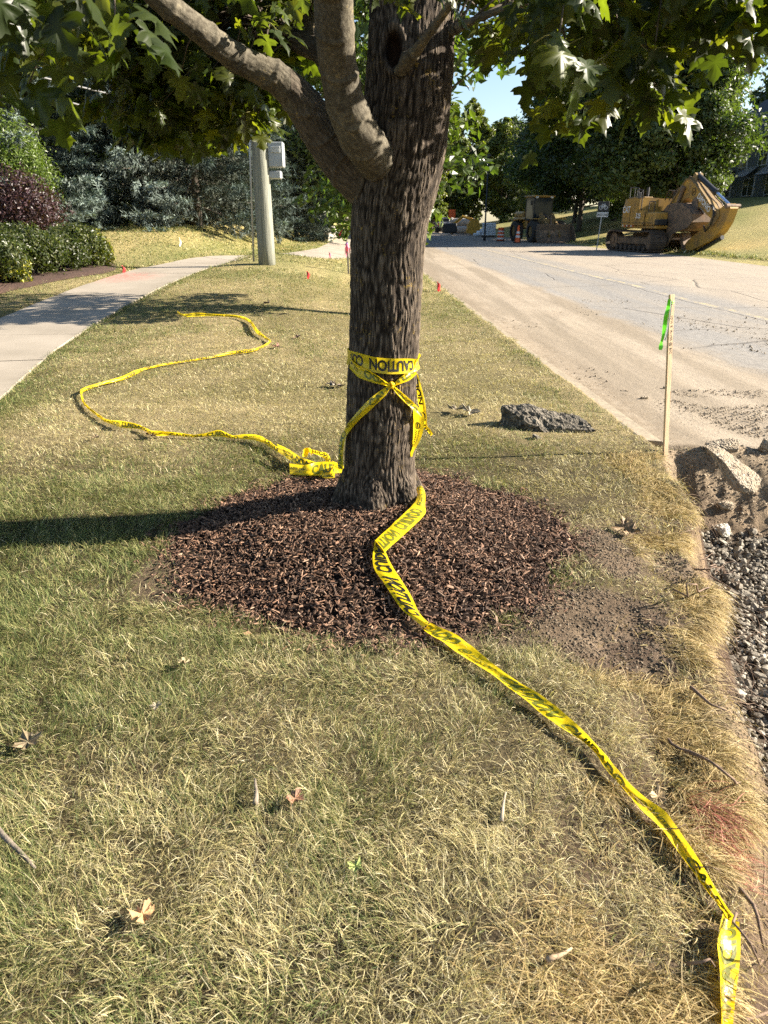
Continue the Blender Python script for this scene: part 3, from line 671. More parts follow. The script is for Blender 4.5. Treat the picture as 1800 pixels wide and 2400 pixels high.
for A4, s, sm_ in PD:
    C3 = A4[:, :3]; T3 = np.gradient(C3, axis=0); T3 /= np.linalg.norm(T3, axis=1)[:, None]
    lo, hi = C3.min(0) - .35, C3.max(0) + .35; idx = np.where(((V > lo) & (V < hi)).all(1))[0]
    for ch in np.array_split(idx, max(1, len(idx) // 20000)):
        D2 = np.linalg.norm(V[ch][:, None] - C3[None], axis=2) / np.maximum(A4[:, 3], .01)[None]
        k = D2.argmin(1); dd = D2[np.arange(len(ch)), k]; u = dd < best[ch]; ii = ch[u]; kk = k[u]; best[ii] = dd[u]
        off = V[ii] - C3[kk]; t_ = T3[kk]; al = (off * t_).sum(1); ra = off - t_ * al[:, None]
        if C3 is PD[0][0][:, :3] or sm_ == 0: q[ii] = np.stack([ra[:, 0], ra[:, 1], s[kk] + al], 1)
        else:
            e1 = np.cross(t_, [0, 1, 0]); e1 /= np.linalg.norm(e1, axis=1)[:, None] + 1e-9; e2 = np.cross(t_, e1)
            q[ii] = np.stack([(ra * e1).sum(1) + 3, (ra * e2).sum(1) + 3, s[kk] + al], 1)
        smo[ii] = sm_
def bark_h(q, sc=1.0):
    w = .016 * (vn(q[:, 0] * 9, q[:, 1] * 9, q[:, 2] * 7, 91) - .5) * 2; w2 = .016 * (vn(q[:, 0] * 9 + 7, q[:, 1] * 9, q[:, 2] * 7, 92) - .5) * 2
    a = np.abs(2 * vn((q[:, 0] + w) / .0082, (q[:, 1] + w2) / .0082, q[:, 2] / .060, 93) - 1)
    b_ = np.abs(2 * vn((q[:, 0] + w2) / .0075, (q[:, 1] + w) / .0075, q[:, 2] / .045, 94) - 1)
    return np.clip(1 - np.minimum(a * 1.7, b_ * 1.5 + .25) - .0, 0, 1), a, b_
h1, a_, b_ = bark_h(q); ridge = np.clip(a_ * 1.6, 0, 1) * .65 + np.clip(b_ * 1.4, 0, 1) * .35
rough_amt = np.where(smo == 0, 1 - .15 * ss(1.7, 2.4, V[:, 2]), np.where(smo < .9, .45, .12))
V2 = V + Nn * ((ridge - .55) * .0085 * rough_amt)[:, None]
V2 += Nn * (.006 * (fbm(q[:, 0] * 12, q[:, 1] * 12, q[:, 2] * 9, 96) - .5) * (smo > .6))[:, None]
# branch bark: shallow rings and creases
rg = (smo > .6); V2 += Nn * (rg * .005 * np.maximum(0, np.sin(q[:, 2] * 42 + 6 * vn(q[:, 0] * 8, q[:, 1] * 8, q[:, 2] * 4, 97))) ** 10)[:, None]
# knot hole with a callus rim
K = at(851, 108, 3.455); dK = np.stack([(V[:, 0] - K.x) / .036, (V[:, 2] - K.z) / .072], 1); rK = np.hypot(dK[:, 0], dK[:, 1]) + (np.abs(V[:, 1] - K.y) > .12) * 9
V2 += Nn * (.016 * np.exp(-((rK - 1.25) / .28) ** 2))[:, None] + np.array([0, 1, 0]) * (.075 * ss(1.0, .55, rK))[:, None]
knot = ss(1.15, .7, rK)
smo = np.where((smo > .6) & (smo < .9), np.where(V[:, 0] > -.38, .5, .75), smo)
me.vertices.foreach_set('co', V2.astype(np.float32).ravel())
for nm_, ar in (('ridge', ridge * np.clip(rough_amt * 1.3, 0, 1) + (1 - np.clip(rough_amt * 1.3, 0, 1)) * .7), ('smoothb', np.where(smo > .6, 1, np.where(smo > .3, .35, 0)) * 1.), ('knot', knot)):
    a = me.attributes.new(nm_, 'FLOAT', 'POINT'); a.data.foreach_set('value', ar.astype(np.float32))
a = me.attributes.new('bq', 'FLOAT_VECTOR', 'POINT'); a.data.foreach_set('vector', q.astype(np.float32).ravel())
me.polygons.foreach_set('use_smooth', np.ones(len(me.polygons), bool))
m_bark, N, L = mat_new('maple_bark'); b = N['Principled BSDF']; b.inputs['Roughness'].default_value = .9; b.inputs['Specular IOR Level'].default_value = .2
A_ = lambda n_: nd(N, 'ShaderNodeAttribute', attribute_name=n_)
mp = nd(N, 'ShaderNodeMapping'); mp.inputs['Scale'].default_value = (1, 1, .10); L.new(A_('bq').outputs['Vector'], mp.inputs[0])
nA = nd(N, 'ShaderNodeTexNoise', i_Scale=190., i_Detail=6., i_Roughness=.65); L.new(mp.outputs[0], nA.inputs[0])
nB = nd(N, 'ShaderNodeTexNoise', i_Scale=9., i_Detail=5.); L.new(A_('bq').outputs['Vector'], nB.inputs[0])
nC = nd(N, 'ShaderNodeTexNoise', i_Scale=60., i_Detail=6., i_Roughness=.7); L.new(A_('bq').outputs['Vector'], nC.inputs[0])
rb_ = ramp(N, L, A_('ridge').outputs['Fac'], [(.10, (.014, .010, .007)), (.42, (.060, .046, .034)), (.85, (.155, .124, .094))])
rb_ = mix(N, L, 1., rb_, ramp(N, L, nA.outputs[0], [(.36, (.5, .5, .5)), (.64, (1.35, 1.35, 1.35))]), 'MULTIPLY')
sb_ = ramp(N, L, nC.outputs[0], [(.3, (.050, .042, .030)), (.5, (.115, .100, .074)), (.72, (.20, .18, .138))])
sb_ = mix(N, L, 1., sb_, ramp(N, L, nB.outputs[0], [(.3, (.7, .7, .7)), (.7, (1.25, 1.25, 1.2))]), 'MULTIPLY')
cb = mix(N, L, A_('smoothb').outputs['Fac'], rb_, sb_)
gp = nd(N, 'ShaderNodeNewGeometry'); sx_ = nd(N, 'ShaderNodeSeparateXYZ'); L.new(gp.outputs['Position'], sx_.inputs[0])
li = mth(N, L, 'MULTIPLY', ramp(N, L, nC.outputs[0], [(.56, (0, 0, 0)), (.64, (1, 1, 1))]), ramp(N, L, nB.outputs[0], [(.52, (0, 0, 0)), (.66, (1, 1, 1))]))
cb = mix(N, L, mth(N, L, 'MULTIPLY', li, .75), cb, (.34, .23, .05))
cb = mix(N, L, mth(N, L, 'MULTIPLY', A_('knot').outputs['Fac'], .85), cb, (.035, .018, .012))
L.new(cb, b.inputs['Base Color'])
hb = mth(N, L, 'ADD', mth(N, L, 'MULTIPLY', nA.outputs[0], mth(N, L, 'SUBTRACT', 1.15, A_('smoothb').outputs['Fac'])), mth(N, L, 'MULTIPLY', nC.outputs[0], .5))
bp = nd(N, 'ShaderNodeBump', i_Strength=.9, i_Distance=.008); L.new(hb, bp.inputs['Height']); L.new(bp.outputs[0], b.inputs['Normal'])
me.materials.clear(); me.materials.append(m_bark); me.name = 'trunk'
maple = thing('maple_tree', 'large maple with furrowed grey bark and forked limbs, yellow tape tied round its trunk', 'tree', (0, 3.6, 0))
trunk = bpy.data.objects.new('trunk', me); COL.objects.link(trunk); trunk.parent = maple; trunk.location = (0, -3.6, 0)

# ---- maple leaves
RH = [(0, 0), (.07, -.05), (.20, -.09), (.37, -.05), (.30, .06), (.27, .13), (.42, .13), (.60, .20), (.72, .36), (.56, .37), (.53, .48), (.40, .46), (.27, .44), (.22, .50), (.27, .62), (.35, .74), (.22, .76), (.16, .88), (.06, .95), (0, 1.12)]
OUT = np.array(RH + [(-x, y) for x, y in RH[-2:0:-1]]); OUT = OUT * .92
def leaf_mesh(base, tipd, nrm, size, col, fine=True):
    n = len(base); tipd = tipd / np.linalg.norm(tipd, axis=1)[:, None]; s = np.cross(tipd, nrm); s /= np.linalg.norm(s, axis=1)[:, None] + 1e-9; nn = np.cross(s, tipd)
    c0_ = np.array([[0, .22]]); m = len(OUT)
    P = np.concatenate([c0_, c0_ + (OUT - c0_) * .52, OUT]) if fine else np.concatenate([c0_, OUT]); k = len(P)
    fold = RNG.uniform(.02, .38, n)[:, None]; curl = RNG.uniform(-.15, .55, n)[:, None]; wv = RNG.uniform(0, 6.28, n)[:, None]
    X_ = P[None, :, 0]; Y_ = P[None, :, 1]; th = np.arctan2(X_, Y_ + .03); rr_ = np.hypot(X_, Y_)
    zz = -fold * (np.sqrt(X_ ** 2 + .01) - .1) - curl * (Y_ - .1) ** 2 * .5 * np.sign(Y_ - .1) + rr_ * .055 * np.cos(th * 7.2) + .03 * np.sin(X_ * 7 + wv) + .03 * np.sin(Y_ * 6 + wv * 2) - .16 * np.maximum(0, rr_ - .5) ** 1.5
    V = base[:, None] + s[:, None] * (P[None, :, 0:1] * size[:, None, None]) + tipd[:, None] * (P[None, :, 1:2] * size[:, None, None]) + nn[:, None] * (zz * size[:, None])[..., None]
    tri = [[0, 1 + i, 1 + (i + 1) % m] for i in range(m)]
    if fine: tri += [[1 + i, 1 + m + i, 1 + m + (i + 1) % m] for i in range(m)] + [[1 + i, 1 + m + (i + 1) % m, 1 + (i + 1) % m] for i in range(m)]
    tri = np.array(tri)
    sh = np.tile(np.concatenate([[1.3], np.ones(k - 1)]), n)[:, None]
    return V.reshape(-1, 3), np.zeros((0, 4), int), (tri[None] + (np.arange(n) * k)[:, None, None]).reshape(-1, 3), np.repeat(col, k, 0) * sh
LOW_L = [(-140, 190), (0, 215), (60, 215), (95, 130), (150, 120), (200, 150), (230, 250), (280, 300), (380, 325), (440, 325), (500, 300), (560, 285), (585, 230), (610, 150), (640, 120), (700, 60)]
LOW_R = [(930, 50), (985, 80), (1050, 90), (1110, 115), (1170, 170), (1210, 245), (1250, 245), (1290, 190), (1330, 180), (1390, 190), (1425, 245), (1450, 160), (1490, 90), (1560, 85), (1600, 120), (1659, 100), (1800, 120)]
def lowy(x): return np.where(np.asarray(x) < 800, np.interp(x, *zip(*LOW_L)), np.interp(x, *zip(*LOW_R)))
LIMB = []
for pth in (brA, brB, brC):
    for q_ in catmull(np.array(pth), .05):
        zc_l = q_[1] * math.cos(PITCH) + (CAMZ - q_[2]) * math.sin(PITCH); LIMB.append((829.5 + q_[0] / zc_l * FPX, 1106 + ((CAMZ - q_[2]) * math.cos(PITCH) - q_[1] * math.sin(PITCH)) / zc_l * FPX, q_[1]))
LIMB = np.array(LIMB)
HOLES = ((215, 150, 42, 50), (1115, 175, 60, 80), (1545, 60, 45, 40), (100, 130, 55, 60), (1110, 50, 30, 25), (1640, 60, 30, 30), (650, 10, 25, 30))
cl = []      # twig ends
def add_region(n, x0, x1, y0, Y0, Y1, drop=26, y1=999):
    k = 0; tries = 0
    while k < n and tries < n * 80:
        tries += 1
        px = random.uniform(x0, x1); ly = min(float(lowy(px)) - drop * 4 / (Y0 + Y1) * 2, y1)
        if ly < y0 + 5: continue
        py = random.uniform(y0, ly)
        if any(((px - a) / c) ** 2 + ((py - b2) / d) ** 2 < 1 and random.random() < .95 for a, b2, c, d in HOLES): continue
        Yd = random.uniform(Y0, Y1); dl = np.hypot(LIMB[:, 0] - px, LIMB[:, 1] - py - 20); j = dl.argmin()
        if dl[j] < 105 and Yd < LIMB[j, 2] + .45: continue
        if 770 < px < 990 and Yd < 3.9 and py > -30: continue
        p = at(px, py, Yd)
        if p.z < 1.72: continue
        cl.append(p); k += 1
add_region(150, 205, 640, 60, 3.9, 5.3)
add_region(60, -140, 700, -120, 3.6, 5.0, y1=170)
add_region(34, -140, 210, -60, 2.9, 4.2)
add_region(9, -140, 480, -140, 1.9, 2.6, y1=70)
add_region(58, 990, 1760, -120, 2.9, 4.6)
add_region(30, 1150, 1760, -120, 2.1, 2.9, y1=150)
for px, py, Yd in ((1215, 225, 2.9), (1235, 215, 3.0), (1420, 220, 2.6), (1405, 185, 2.7), (1390, 145, 2.6), (250, 75, 1.95), (60, 185, 2.3), (880, -60, 2.6), (905, -50, 2.5), (600, 30, 3.3), (405, 270, 4.1), (330, 275, 4.2), (470, 262, 4.3), (1560, 85, 2.4), (1350, 120, 2.5)): cl.append(at(px, py, Yd))
cl_vis = len(cl)
for k in range(300):          # the rest of the crown above and around the picture
    while True:
        v_ = Vector((random.gauss(0, 1), random.gauss(0, 1), random.gauss(0, 1))).normalized() * random.uniform(.45, 1) ** .6
        p = Vector((0.2 + v_.x * 3.2, 3.7 + v_.y * 3.2, 5.0 + v_.z * 2.7))
        zc = p.y * math.cos(PITCH) + (CAMZ - p.z) * math.sin(PITCH)
        if p.z > 2.35 and (zc < .3 or ((CAMZ - p.z) * math.cos(PITCH) - p.y * math.sin(PITCH)) / zc * FPX + 1106 < -60 or abs(p.x / zc) > .62): break
    if p.x > .8 and p.z < 4.4 and random.random() < .5: continue
    cl.append(p)
tw = MB(); branch_pts = np.concatenate([A4[:, :3] for A4, s, sm_ in PD[1:]] + [PD[0][0][PD[0][0][:, 2] > 2.3][:, :3]])
B_, T_, Nn_, S_ = [], [], [], []; pet = MB()
for ci, c in enumerate(cl):
    d = np.linalg.norm((branch_pts - np.array(c)) * np.array([1, 1, 1.6]), axis=1) ; j = np.argsort(d)[random.randint(0, 6)]; s0 = Vector(branch_pts[j])
    if (c - s0).length > .12:
        mid = s0.lerp(c, .5) + Vector((random.uniform(-.12, .12), random.uniform(-.12, .12), .10 + .05 * (c - s0).length)); 
        pts = [s0, s0.lerp(mid, .55) + Vector((0, 0, .03)), mid, mid.lerp(c, .55) + Vector((0, 0, .02)), c]; ln = (c - s0).length
        tw.tube([tuple(p) for p in pts], [.004 + .0035 * ln, .004 + .0026 * ln, .0035 + .0016 * ln, .003, .002], 5)
        leafpos = [c, c, c, c, pts[3], pts[3]] if ln > .4 else [c, c, c]
    else: leafpos = [c, c, c]
    outd = Vector((c.x - s0.x, c.y - s0.y, 0)); outd = outd.normalized() if outd.length > .01 else Vector((1, 0, 0))
    nl = random.randint(9, 13) if ci < cl_vis else 13
    if ci == cl_vis: NVIS = len(B_)
    for k in range(nl):
        a = random.uniform(0, 6.28); hd = (outd * .5 + Vector((math.cos(a), math.sin(a), 0))).normalized()
        p0 = random.choice(leafpos) + Vector((random.gauss(0, .05), random.gauss(0, .05), random.gauss(0, .03))); pl = random.uniform(.05, .11)
        p1 = p0 + hd * pl * .8 + Vector((0, 0, random.uniform(-.05, .02)))
        dn = random.uniform(.25, 1.3)
        td = (hd * random.uniform(.3, 1) + Vector((0, 0, -dn)) + Vector((.10, 0, 0))).normalized()
        nr = (Vector((0, 0, 1)) + hd * random.uniform(0, 1.2) + Vector((random.gauss(0, .45), random.gauss(0, .45), 0))).normalized()
        B_.append(p1[:]); T_.append(td[:]); Nn_.append(nr[:]); S_.append(random.uniform(.065, .12) * (1 if ci < cl_vis else 1.5))
        if ci < cl_vis and random.random() < .6: pet.tube([tuple(p0), tuple(p0.lerp(p1, .5) + Vector((0, 0, .006))), tuple(p1)], [.0013, .0011, .001], 3, cap=False)
n = len(B_); lc = np.array([(.034, .052, .010), (.045, .066, .010), (.026, .042, .010), (.065, .080, .012), (.038, .055, .014)])[RNG.integers(0, 5, n)] * RNG.uniform(.75, 1.25, (n, 1))
m_leaf = leafmat('maple_leaf', .45, rough=.42, tint=(2.9, 2.7, .6), spec=.4)
B_, T_, Nn_, S_ = map(np.array, (B_, T_, Nn_, S_)); NVL = NVIS
crown = join_mesh('crown', [leaf_mesh(B_[:NVL], T_[:NVL], Nn_[:NVL], S_[:NVL], lc[:NVL]), leaf_mesh(B_[NVL:], T_[NVL:], Nn_[NVL:], S_[NVL:], lc[NVL:], False)], m_leaf, parent=maple, smooth=True); crown.location = (0, -3.6, 0)
m_twig = simple('twig_bark', (.10, .075, .05), .85, nscale=30)
o = tw.build('twigs', m_twig, maple, smooth=True, fix=False); o.location = (0, -3.6, 0)
m_pet = simple('petiole', (.28, .26, .08), .6); o = pet.build('leaf_stalks', m_pet, maple, smooth=True, fix=False); o.location = (0, -3.6, 0)

# ================================================================ CAUTION TAPE
def text_np(body, height, bold=.03, xs=1.0, step=None, align='LEFT', font_space=1.0):
    cu = bpy.data.curves.new('txt', 'FONT'); cu.body = body; cu.size = 1; cu.offset = bold; cu.space_character = font_space; cu.resolution_u = 4; cu.align_x = align
    ob = bpy.data.objects.new('txt', cu); COL.objects.link(ob); dg = bpy.context.evaluated_depsgraph_get(); dg.update()
    me = bpy.data.meshes.new_from_object(ob.evaluated_get(dg)); bpy.data.objects.remove(ob)
    bm = bmesh.new(); bm.from_mesh(me); bpy.data.meshes.remove(me)
    ysz = max(v.co.y for v in bm.verts); k = height / .70
    for v in bm.verts: v.co.x *= k * xs; v.co.y *= k
    if step:
        x0 = min(v.co.x for v in bm.verts); x1 = max(v.co.x for v in bm.verts); xq = x0 + step
        while xq < x1:
            bmesh.ops.bisect_plane(bm, geom=bm.verts[:] + bm.edges[:] + bm.faces[:], plane_co=(xq, 0, 0), plane_no=(1, 0, 0)); xq += step
        for f in (.25, .5, .75):
            bmesh.ops.bisect_plane(bm, geom=bm.verts[:] + bm.edges[:] + bm.faces[:], plane_co=(0, height * f, 0), plane_no=(0, 1, 0))
    bmesh.ops.triangulate(bm, faces=bm.faces[:]); bm.verts.index_update()
    V = np.array([v.co[:] for v in bm.verts]); F = np.array([[v.index for v in f.verts] for f in bm.faces]); bm.free(); return V, F
def ring_np(c, r0, r1, n=24):
    V = []; F = []
    for k in range(n):
        a = 2 * math.pi * k / n; V += [(c[0] + r0 * math.cos(a), c[1] + r0 * math.sin(a), 0), (c[0] + r1 * math.cos(a), c[1] + r1 * math.sin(a), 0)]
    for k in range(n):
        a, b2 = 2 * k, 2 * ((k + 1) % n); F += [(a, a + 1, b2 + 1), (a, b2 + 1, b2)]
    return np.array(V), np.array(F)
PAT = []; PN = 0
def _padd(V, F, dx, dy):
    global PN
    V = V.copy(); V[:, 0] += dx; V[:, 1] += dy; PAT.append((V, F + PN)); PN += len(V)
tV, tF = text_np('CAUTION', .050, .035, .80, .010); w1 = tV[:, 0].max(); _padd(tV, tF, 0, .013)
tV, tF = text_np('CUIDADO', .050, .035, .80, .010); w2 = tV[:, 0].max(); _padd(tV, tF, w1 + .035, .013)
ux = w1 + w2 + .075
rV, rF = ring_np((ux + .02, .038), .013, .018); _padd(rV, rF, 0, 0)
bV = np.array([(ux + .009, .034, 0), (ux + .031, .034, 0), (ux + .031, .044, 0), (ux + .009, .044, 0)]); _padd(bV, np.array([[0, 1, 2], [0, 2, 3]]), 0, 0)
tV, tF = text_np('WHITE CAP', .017, .03, .9, .012); w3 = tV[:, 0].max(); _padd(tV, tF, ux + .045, .036)
tV, tF = text_np('CONSTRUCTION SUPPLY', .008, .02, .72, .012); _padd(tV, tF, ux + .045, .020)
PERIOD = ux + .045 + w3 + .05
PV = np.concatenate([a for a, _ in PAT])[:, :2]; PF = np.concatenate([b2 for _, b2 in PAT])
m_tape, N, L = mat_new('tape_film'); b = N['Principled BSDF']; out = N['Material Output']
tc = nd(N, 'ShaderNodeTexCoord'); n1 = nd(N, 'ShaderNodeTexNoise', i_Scale=26., i_Detail=3., i_Distortion=1.2); L.new(tc.outputs['Object'], n1.inputs[0])
L.new(ramp(N, L, n1.outputs[0], [(.3, (.80, .58, .008)), (.7, (.92, .72, .02))]), b.inputs['Base Color']); b.inputs['Roughness'].default_value = .32; b.inputs['Specular IOR Level'].default_value = .55
bp = nd(N, 'ShaderNodeBump', i_Strength=.5, i_Distance=.004); L.new(n1.outputs[0], bp.inputs['Height']); L.new(bp.outputs[0], b.inputs['Normal'])
trn = nd(N, 'ShaderNodeBsdfTranslucent'); trn.inputs[0].default_value = (.95, .72, .02, 1); ms2 = nd(N, 'ShaderNodeMixShader'); ms2.inputs[0].default_value = .38
L.new(b.outputs[0], ms2.inputs[1]); L.new(trn.outputs[0], ms2.inputs[2]); L.new(ms2.outputs[0], out.inputs[0])
m_ink = simple('tape_ink', (.012, .012, .010), .45); m_ink2 = simple('tape_ink_reverse', (.10, .115, .012), .4, namt=.3, c2=(.16, .16, .012))
def ribbon(name, A, B, parent, u0=0.0, flip=False, rev=False, crump=.004, mirror=False, step=.012, texto=True, lm=None):
    """strip between edge polylines A and B; lettering printed on it. flip: upside down, mirror: seen through from the back"""
    A = np.array([tuple(p) for p in A], float); B = np.array([tuple(p) for p in B], float)
    K = len(A); t = np.arange(K); C0 = (A + B) / 2; sl = np.concatenate([[0], np.cumsum(np.linalg.norm(np.diff(C0, axis=0), axis=1))]); Ltot = sl[-1]
    AB = catmull(np.concatenate([A, B], 1), step); C = (AB[:, :3] + AB[:, 3:]) / 2
    s = np.concatenate([[0], np.cumsum(np.linalg.norm(np.diff(C, axis=0), axis=1))]); NS = max(8, int(s[-1] / step)); sq = np.linspace(0, s[-1], NS)
    R_ = np.stack([np.interp(sq, s, AB[:, k]) for k in range(6)], 1); A, B = R_[:, :3], R_[:, 3:]
    NV = 8; vv = np.linspace(0, 1, NV + 1); P = A[:, None] * (1 - vv)[None, :, None] + B[:, None] * vv[None, :, None]
    du = np.gradient((A + B) / 2, axis=0); nrm = np.cross(du, B - A); nrm /= np.linalg.norm(nrm, axis=1)[:, None] + 1e-9
    wdt = np.linalg.norm(B - A, axis=1)
    sd_ = random.randint(0, 999); U2, V2_ = np.meshgrid(sq, vv * .076, indexing='ij')
    wr = (vn(U2 * 14, V2_ * 45, seed=sd_) - .5) * 2 * crump + (vn(U2 * 40, V2_ * 70, seed=sd_ + 1) - .5) * crump * .8
    fold = np.sqrt(np.clip(.076 ** 2 - np.minimum(wdt, .074) ** 2, 0, None))[:, None] * np.sin(vv * math.pi)[None] * .22
    P = P + nrm[:, None] * (wr + fold)[..., None]
    o = np_obj(name, P.reshape(-1, 3), grid_faces(NV + 1, NS), m_tape, parent, smooth=True)
    if not texto: return o
    TV = []; TF = []; n = 0; Lr = sq[-1]
    k0 = math.floor(-1); 
    reps = int(Lr / PERIOD) + 3
    gu = np.gradient(P, axis=0); gv = np.gradient(P, axis=1); GN = np.cross(gu, gv); GN /= np.linalg.norm(GN, axis=2)[..., None] + 1e-9
    for rep in range(-1, reps):
        uu = PV[:, 0] + rep * PERIOD - u0; w_ = PV[:, 1] / .076
        if rev: uu = Lr - uu
        if flip: w_ = 1 - w_
        okv = (uu > .002) & (uu < Lr - .002); fk = okv[PF].all(1)
        if not fk.any(): continue
        uu = np.clip(uu, 0, Lr - 1e-6); fi = uu / Lr * (NS - 1); i = np.minimum(fi.astype(int), NS - 2); fu = (fi - i)[:, None]; fj = np.clip(w_, 0, .9999) * NV; j = fj.astype(int); fv = (fj - j)[:, None]
        def bl(G_): return G_[i, j] * (1 - fu) * (1 - fv) + G_[i + 1, j] * fu * (1 - fv) + G_[i, j + 1] * (1 - fu) * fv + G_[i + 1, j + 1] * fu * fv
        Pt = bl(P); Nt = bl(GN)
        for sg in (1, -1):
            TV.append(Pt + Nt * .0011 * sg); TF.append(PF[fk] + n); n += len(Pt)
    if TV:
        nt = [len(f) for f in TF]
        mi = np.concatenate([np.full(nt[k], k % 2) for k in range(len(nt))])
        mats = [m_ink, m_ink2] if not mirror else [m_ink2, m_ink]
        np_obj('lettering', np.concatenate(TV), np.concatenate(TF), mats, o, matidx=mi)
    return o
def z5(x, y): return ((700 + x / 4.1475) / 1.085, (780 + y / 4.1475) / 1.085)
def Rt(z): return float(np.interp(z, [m[2] for m in main], [m[3] for m in main])), float(np.interp(z, [m[2] for m in main], [m[0] for m in main]))
def T(px, py, off=.008):
    """point on the trunk's skin"""
    d = ray(px, py); z = .8
    for _ in range(6):
        r, cx = Rt(z); r += off; a = d[0] ** 2 + d[1] ** 2; b2 = 2 * (-cx * d[0] - 3.6 * d[1]); c2 = cx * cx + 3.6 ** 2 - r * r; D = b2 * b2 - 4 * a * c2
        t = (-b2 - math.sqrt(max(D, 0))) / (2 * a); p = np.array([0, 0, CAMZ]) + d * t; z = p[2]
    if D < 0:
        ang = math.atan2(p[1] - 3.6, p[0] - cx); p[0] = cx + math.cos(ang) * r; p[1] = 3.6 + math.sin(ang) * r
    return Vector(p)
tt = thing('caution_tape', 'yellow caution tape wrapped and knotted round the maple trunk, loose ends hanging', 'caution tape', (0, 3.4, .8))
class Off:
    pass
tt.location = (0, 0, 0)
def tz(lst, f=T, **k): return [f(*z5(x, y), **k) for x, y in lst]
topL = [(497, 172), (600, 200), (750, 236), (900, 250), (1050, 250), (1150, 255)]; botL = [(497, 322), (600, 352), (750, 388), (900, 402), (1050, 394), (1150, 372)]
At = tz(topL, off=.010); Bt = tz(botL, off=.010)
def back(Az, Bz):       # carry the band round the far side of the trunk
    a0 = math.atan2(Az[-1].y - 3.6, Az[-1].x - .0); a1 = math.atan2(Az[0].y - 3.6, Az[0].x) ; a1 += 2 * math.pi if a1 < a0 else 0
    oa = []; ob = []
    for k in range(0, 11):
        f = k / 10; a = a0 + (a1 - a0) * f
        for lst, e0, e1 in ((oa, Az[-1], Az[0]), (ob, Bz[-1], Bz[0])):
            z = e0.z + (e1.z - e0.z) * f; r, cx = Rt(z); lst.append(Vector((cx + (r + .010) * math.cos(a), 3.6 + (r + .010) * math.sin(a), z)))
    return oa, ob
ribbon('wrap', At, Bt, tt, u0=-.02, rev=True, flip=False, crump=.002, mirror=True)
oa, ob = back(At, Bt); ribbon('wrap', oa, ob, tt, crump=.002, texto=False)
ribbon('wrap', tz([(492, 235), (560, 300), (700, 375), (800, 440), (872, 490)], off=.016), tz([(492, 340), (580, 430), (720, 484), (800, 502), (872, 520)], off=.016), tt, u0=.42, rev=True, flip=True, crump=.003)
ribbon('wrap', tz([(925, 492), (985, 440), (1060, 385), (1150, 330)], off=.020), tz([(928, 520), (1000, 492), (1080, 455), (1152, 395)], off=.020), tt, u0=.05, crump=.004)
kb = MB(); kc = T(*z5(900, 508), off=.028)
for k in range(5):
    a = k * 1.25; pts = [kc + Vector((math.cos(a + t * 2.2) * .013 * (1 - .2 * k), -.006 + .006 * math.sin(t * 3), math.sin(a + t * 2.2) * .012)) for t in np.linspace(0, 1.6, 7)]
    kb.tube([tuple(p) for p in pts], [.006] * 7, 6)
kb.build('knot', m_tape, tt, smooth=True)
# strand from the knot down to the left
LA = tz([(868, 515), (780, 572), (690, 640), (600, 735), (520, 830)], off=.022) + [at(*z5(446, 930), 3.56), at(*z5(412, 1040), 3.55), at(*z5(392, 1150), 3.53), at(*z5(385, 1250), 3.5), at(*z5(392, 1320), 3.47)]
LB = tz([(885, 545), (840, 615), (760, 690), (660, 785), (560, 880)], off=.022) + [at(*z5(478, 985), 3.49), at(*z5(446, 1080), 3.50), at(*z5(428, 1170), 3.5), at(*z5(428, 1250), 3.47), at(*z5(430, 1330), 3.44)]
ribbon('loose_end', LA, LB, tt, u0=.35, rev=True, flip=True, mirror=True, crump=.005)
RA = [T(*z5(925, 515), off=.024), T(*z5(985, 560), off=.02), T(*z5(1060, 625), off=.014), at(*z5(1130, 690), 3.50), at(*z5(1190, 745), 3.5), at(*z5(1222, 800), 3.5)]
RB = [T(*z5(918, 545), off=.024), T(*z5(960, 600), off=.02), T(*z5(1030, 672), off=.014), at(*z5(1095, 735), 3.46), at(*z5(1150, 775), 3.46), at(*z5(1195, 812), 3.47)]
ribbon('loose_end', RA, RB, tt, u0=.30, rev=True, crump=.004)
ribbon('loose_end', [at(*z5(x, y), 3.58) for x, y in ((1140, 400), (1148, 520), (1160, 640), (1182, 760), (1208, 850), (1222, 905), (1262, 950), (1300, 990))],
       [at(*z5(x, y), 3.56) for x, y in ((1155, 400), (1192, 520), (1222, 640), (1240, 760), (1250, 850), (1252, 905), (1285, 940), (1308, 985))], tt, u0=.1, crump=.006)
ribbon('loose_end', [at(*z5(x, y), 3.53) for x, y in ((1108, 740), (1112, 850), (1112, 960), (1106, 1060), (1100, 1150), (1098, 1205))],
       [at(*z5(x, y), 3.5) for x, y in ((1222, 800), (1222, 870), (1212, 950), (1178, 1040), (1132, 1140), (1106, 1205))], tt, u0=.55, flip=True, crump=.005)

lt = thing('caution_tape', 'yellow caution tape trailing in a curve over the lawn, heaped left of the maple base', 'caution tape', (0, 0, 0))
cpts = [(675, 80, 5), (720, 100, 8), (790, 95, 12), (900, 98, 7), (1040, 108, 8), (1110, 135, 10), (1150, 190, 14), (1195, 228, 8), (1230, 257, 7), (1160, 300, 8), (1080, 315, 10), (1000, 325, 9), (850, 355, 6), (650, 385, 6), (500, 415, 7), (420, 445, 14), (350, 475, 12), (220, 510, 9), (130, 540, 12), (98, 556, 10),
        (103, 600, 6), (130, 640, 7), (180, 680, 8), (225, 715, 10), (270, 735, 10), (340, 750, 20), (400, 758, 18), (460, 770, 12), (520, 800, 12), (570, 806, 16), (640, 808, 10), (700, 814, 10), (760, 820, 8), (840, 815, 10), (920, 805, 20), (960, 812, 16), (1010, 827, 9), (1070, 825, 14), (1140, 830, 18), (1200, 850, 17), (1260, 892, 16), (1330, 930, 20), (1400, 970, 26), (1450, 990, 28), (1500, 1005, 28)]
A = []; B = []
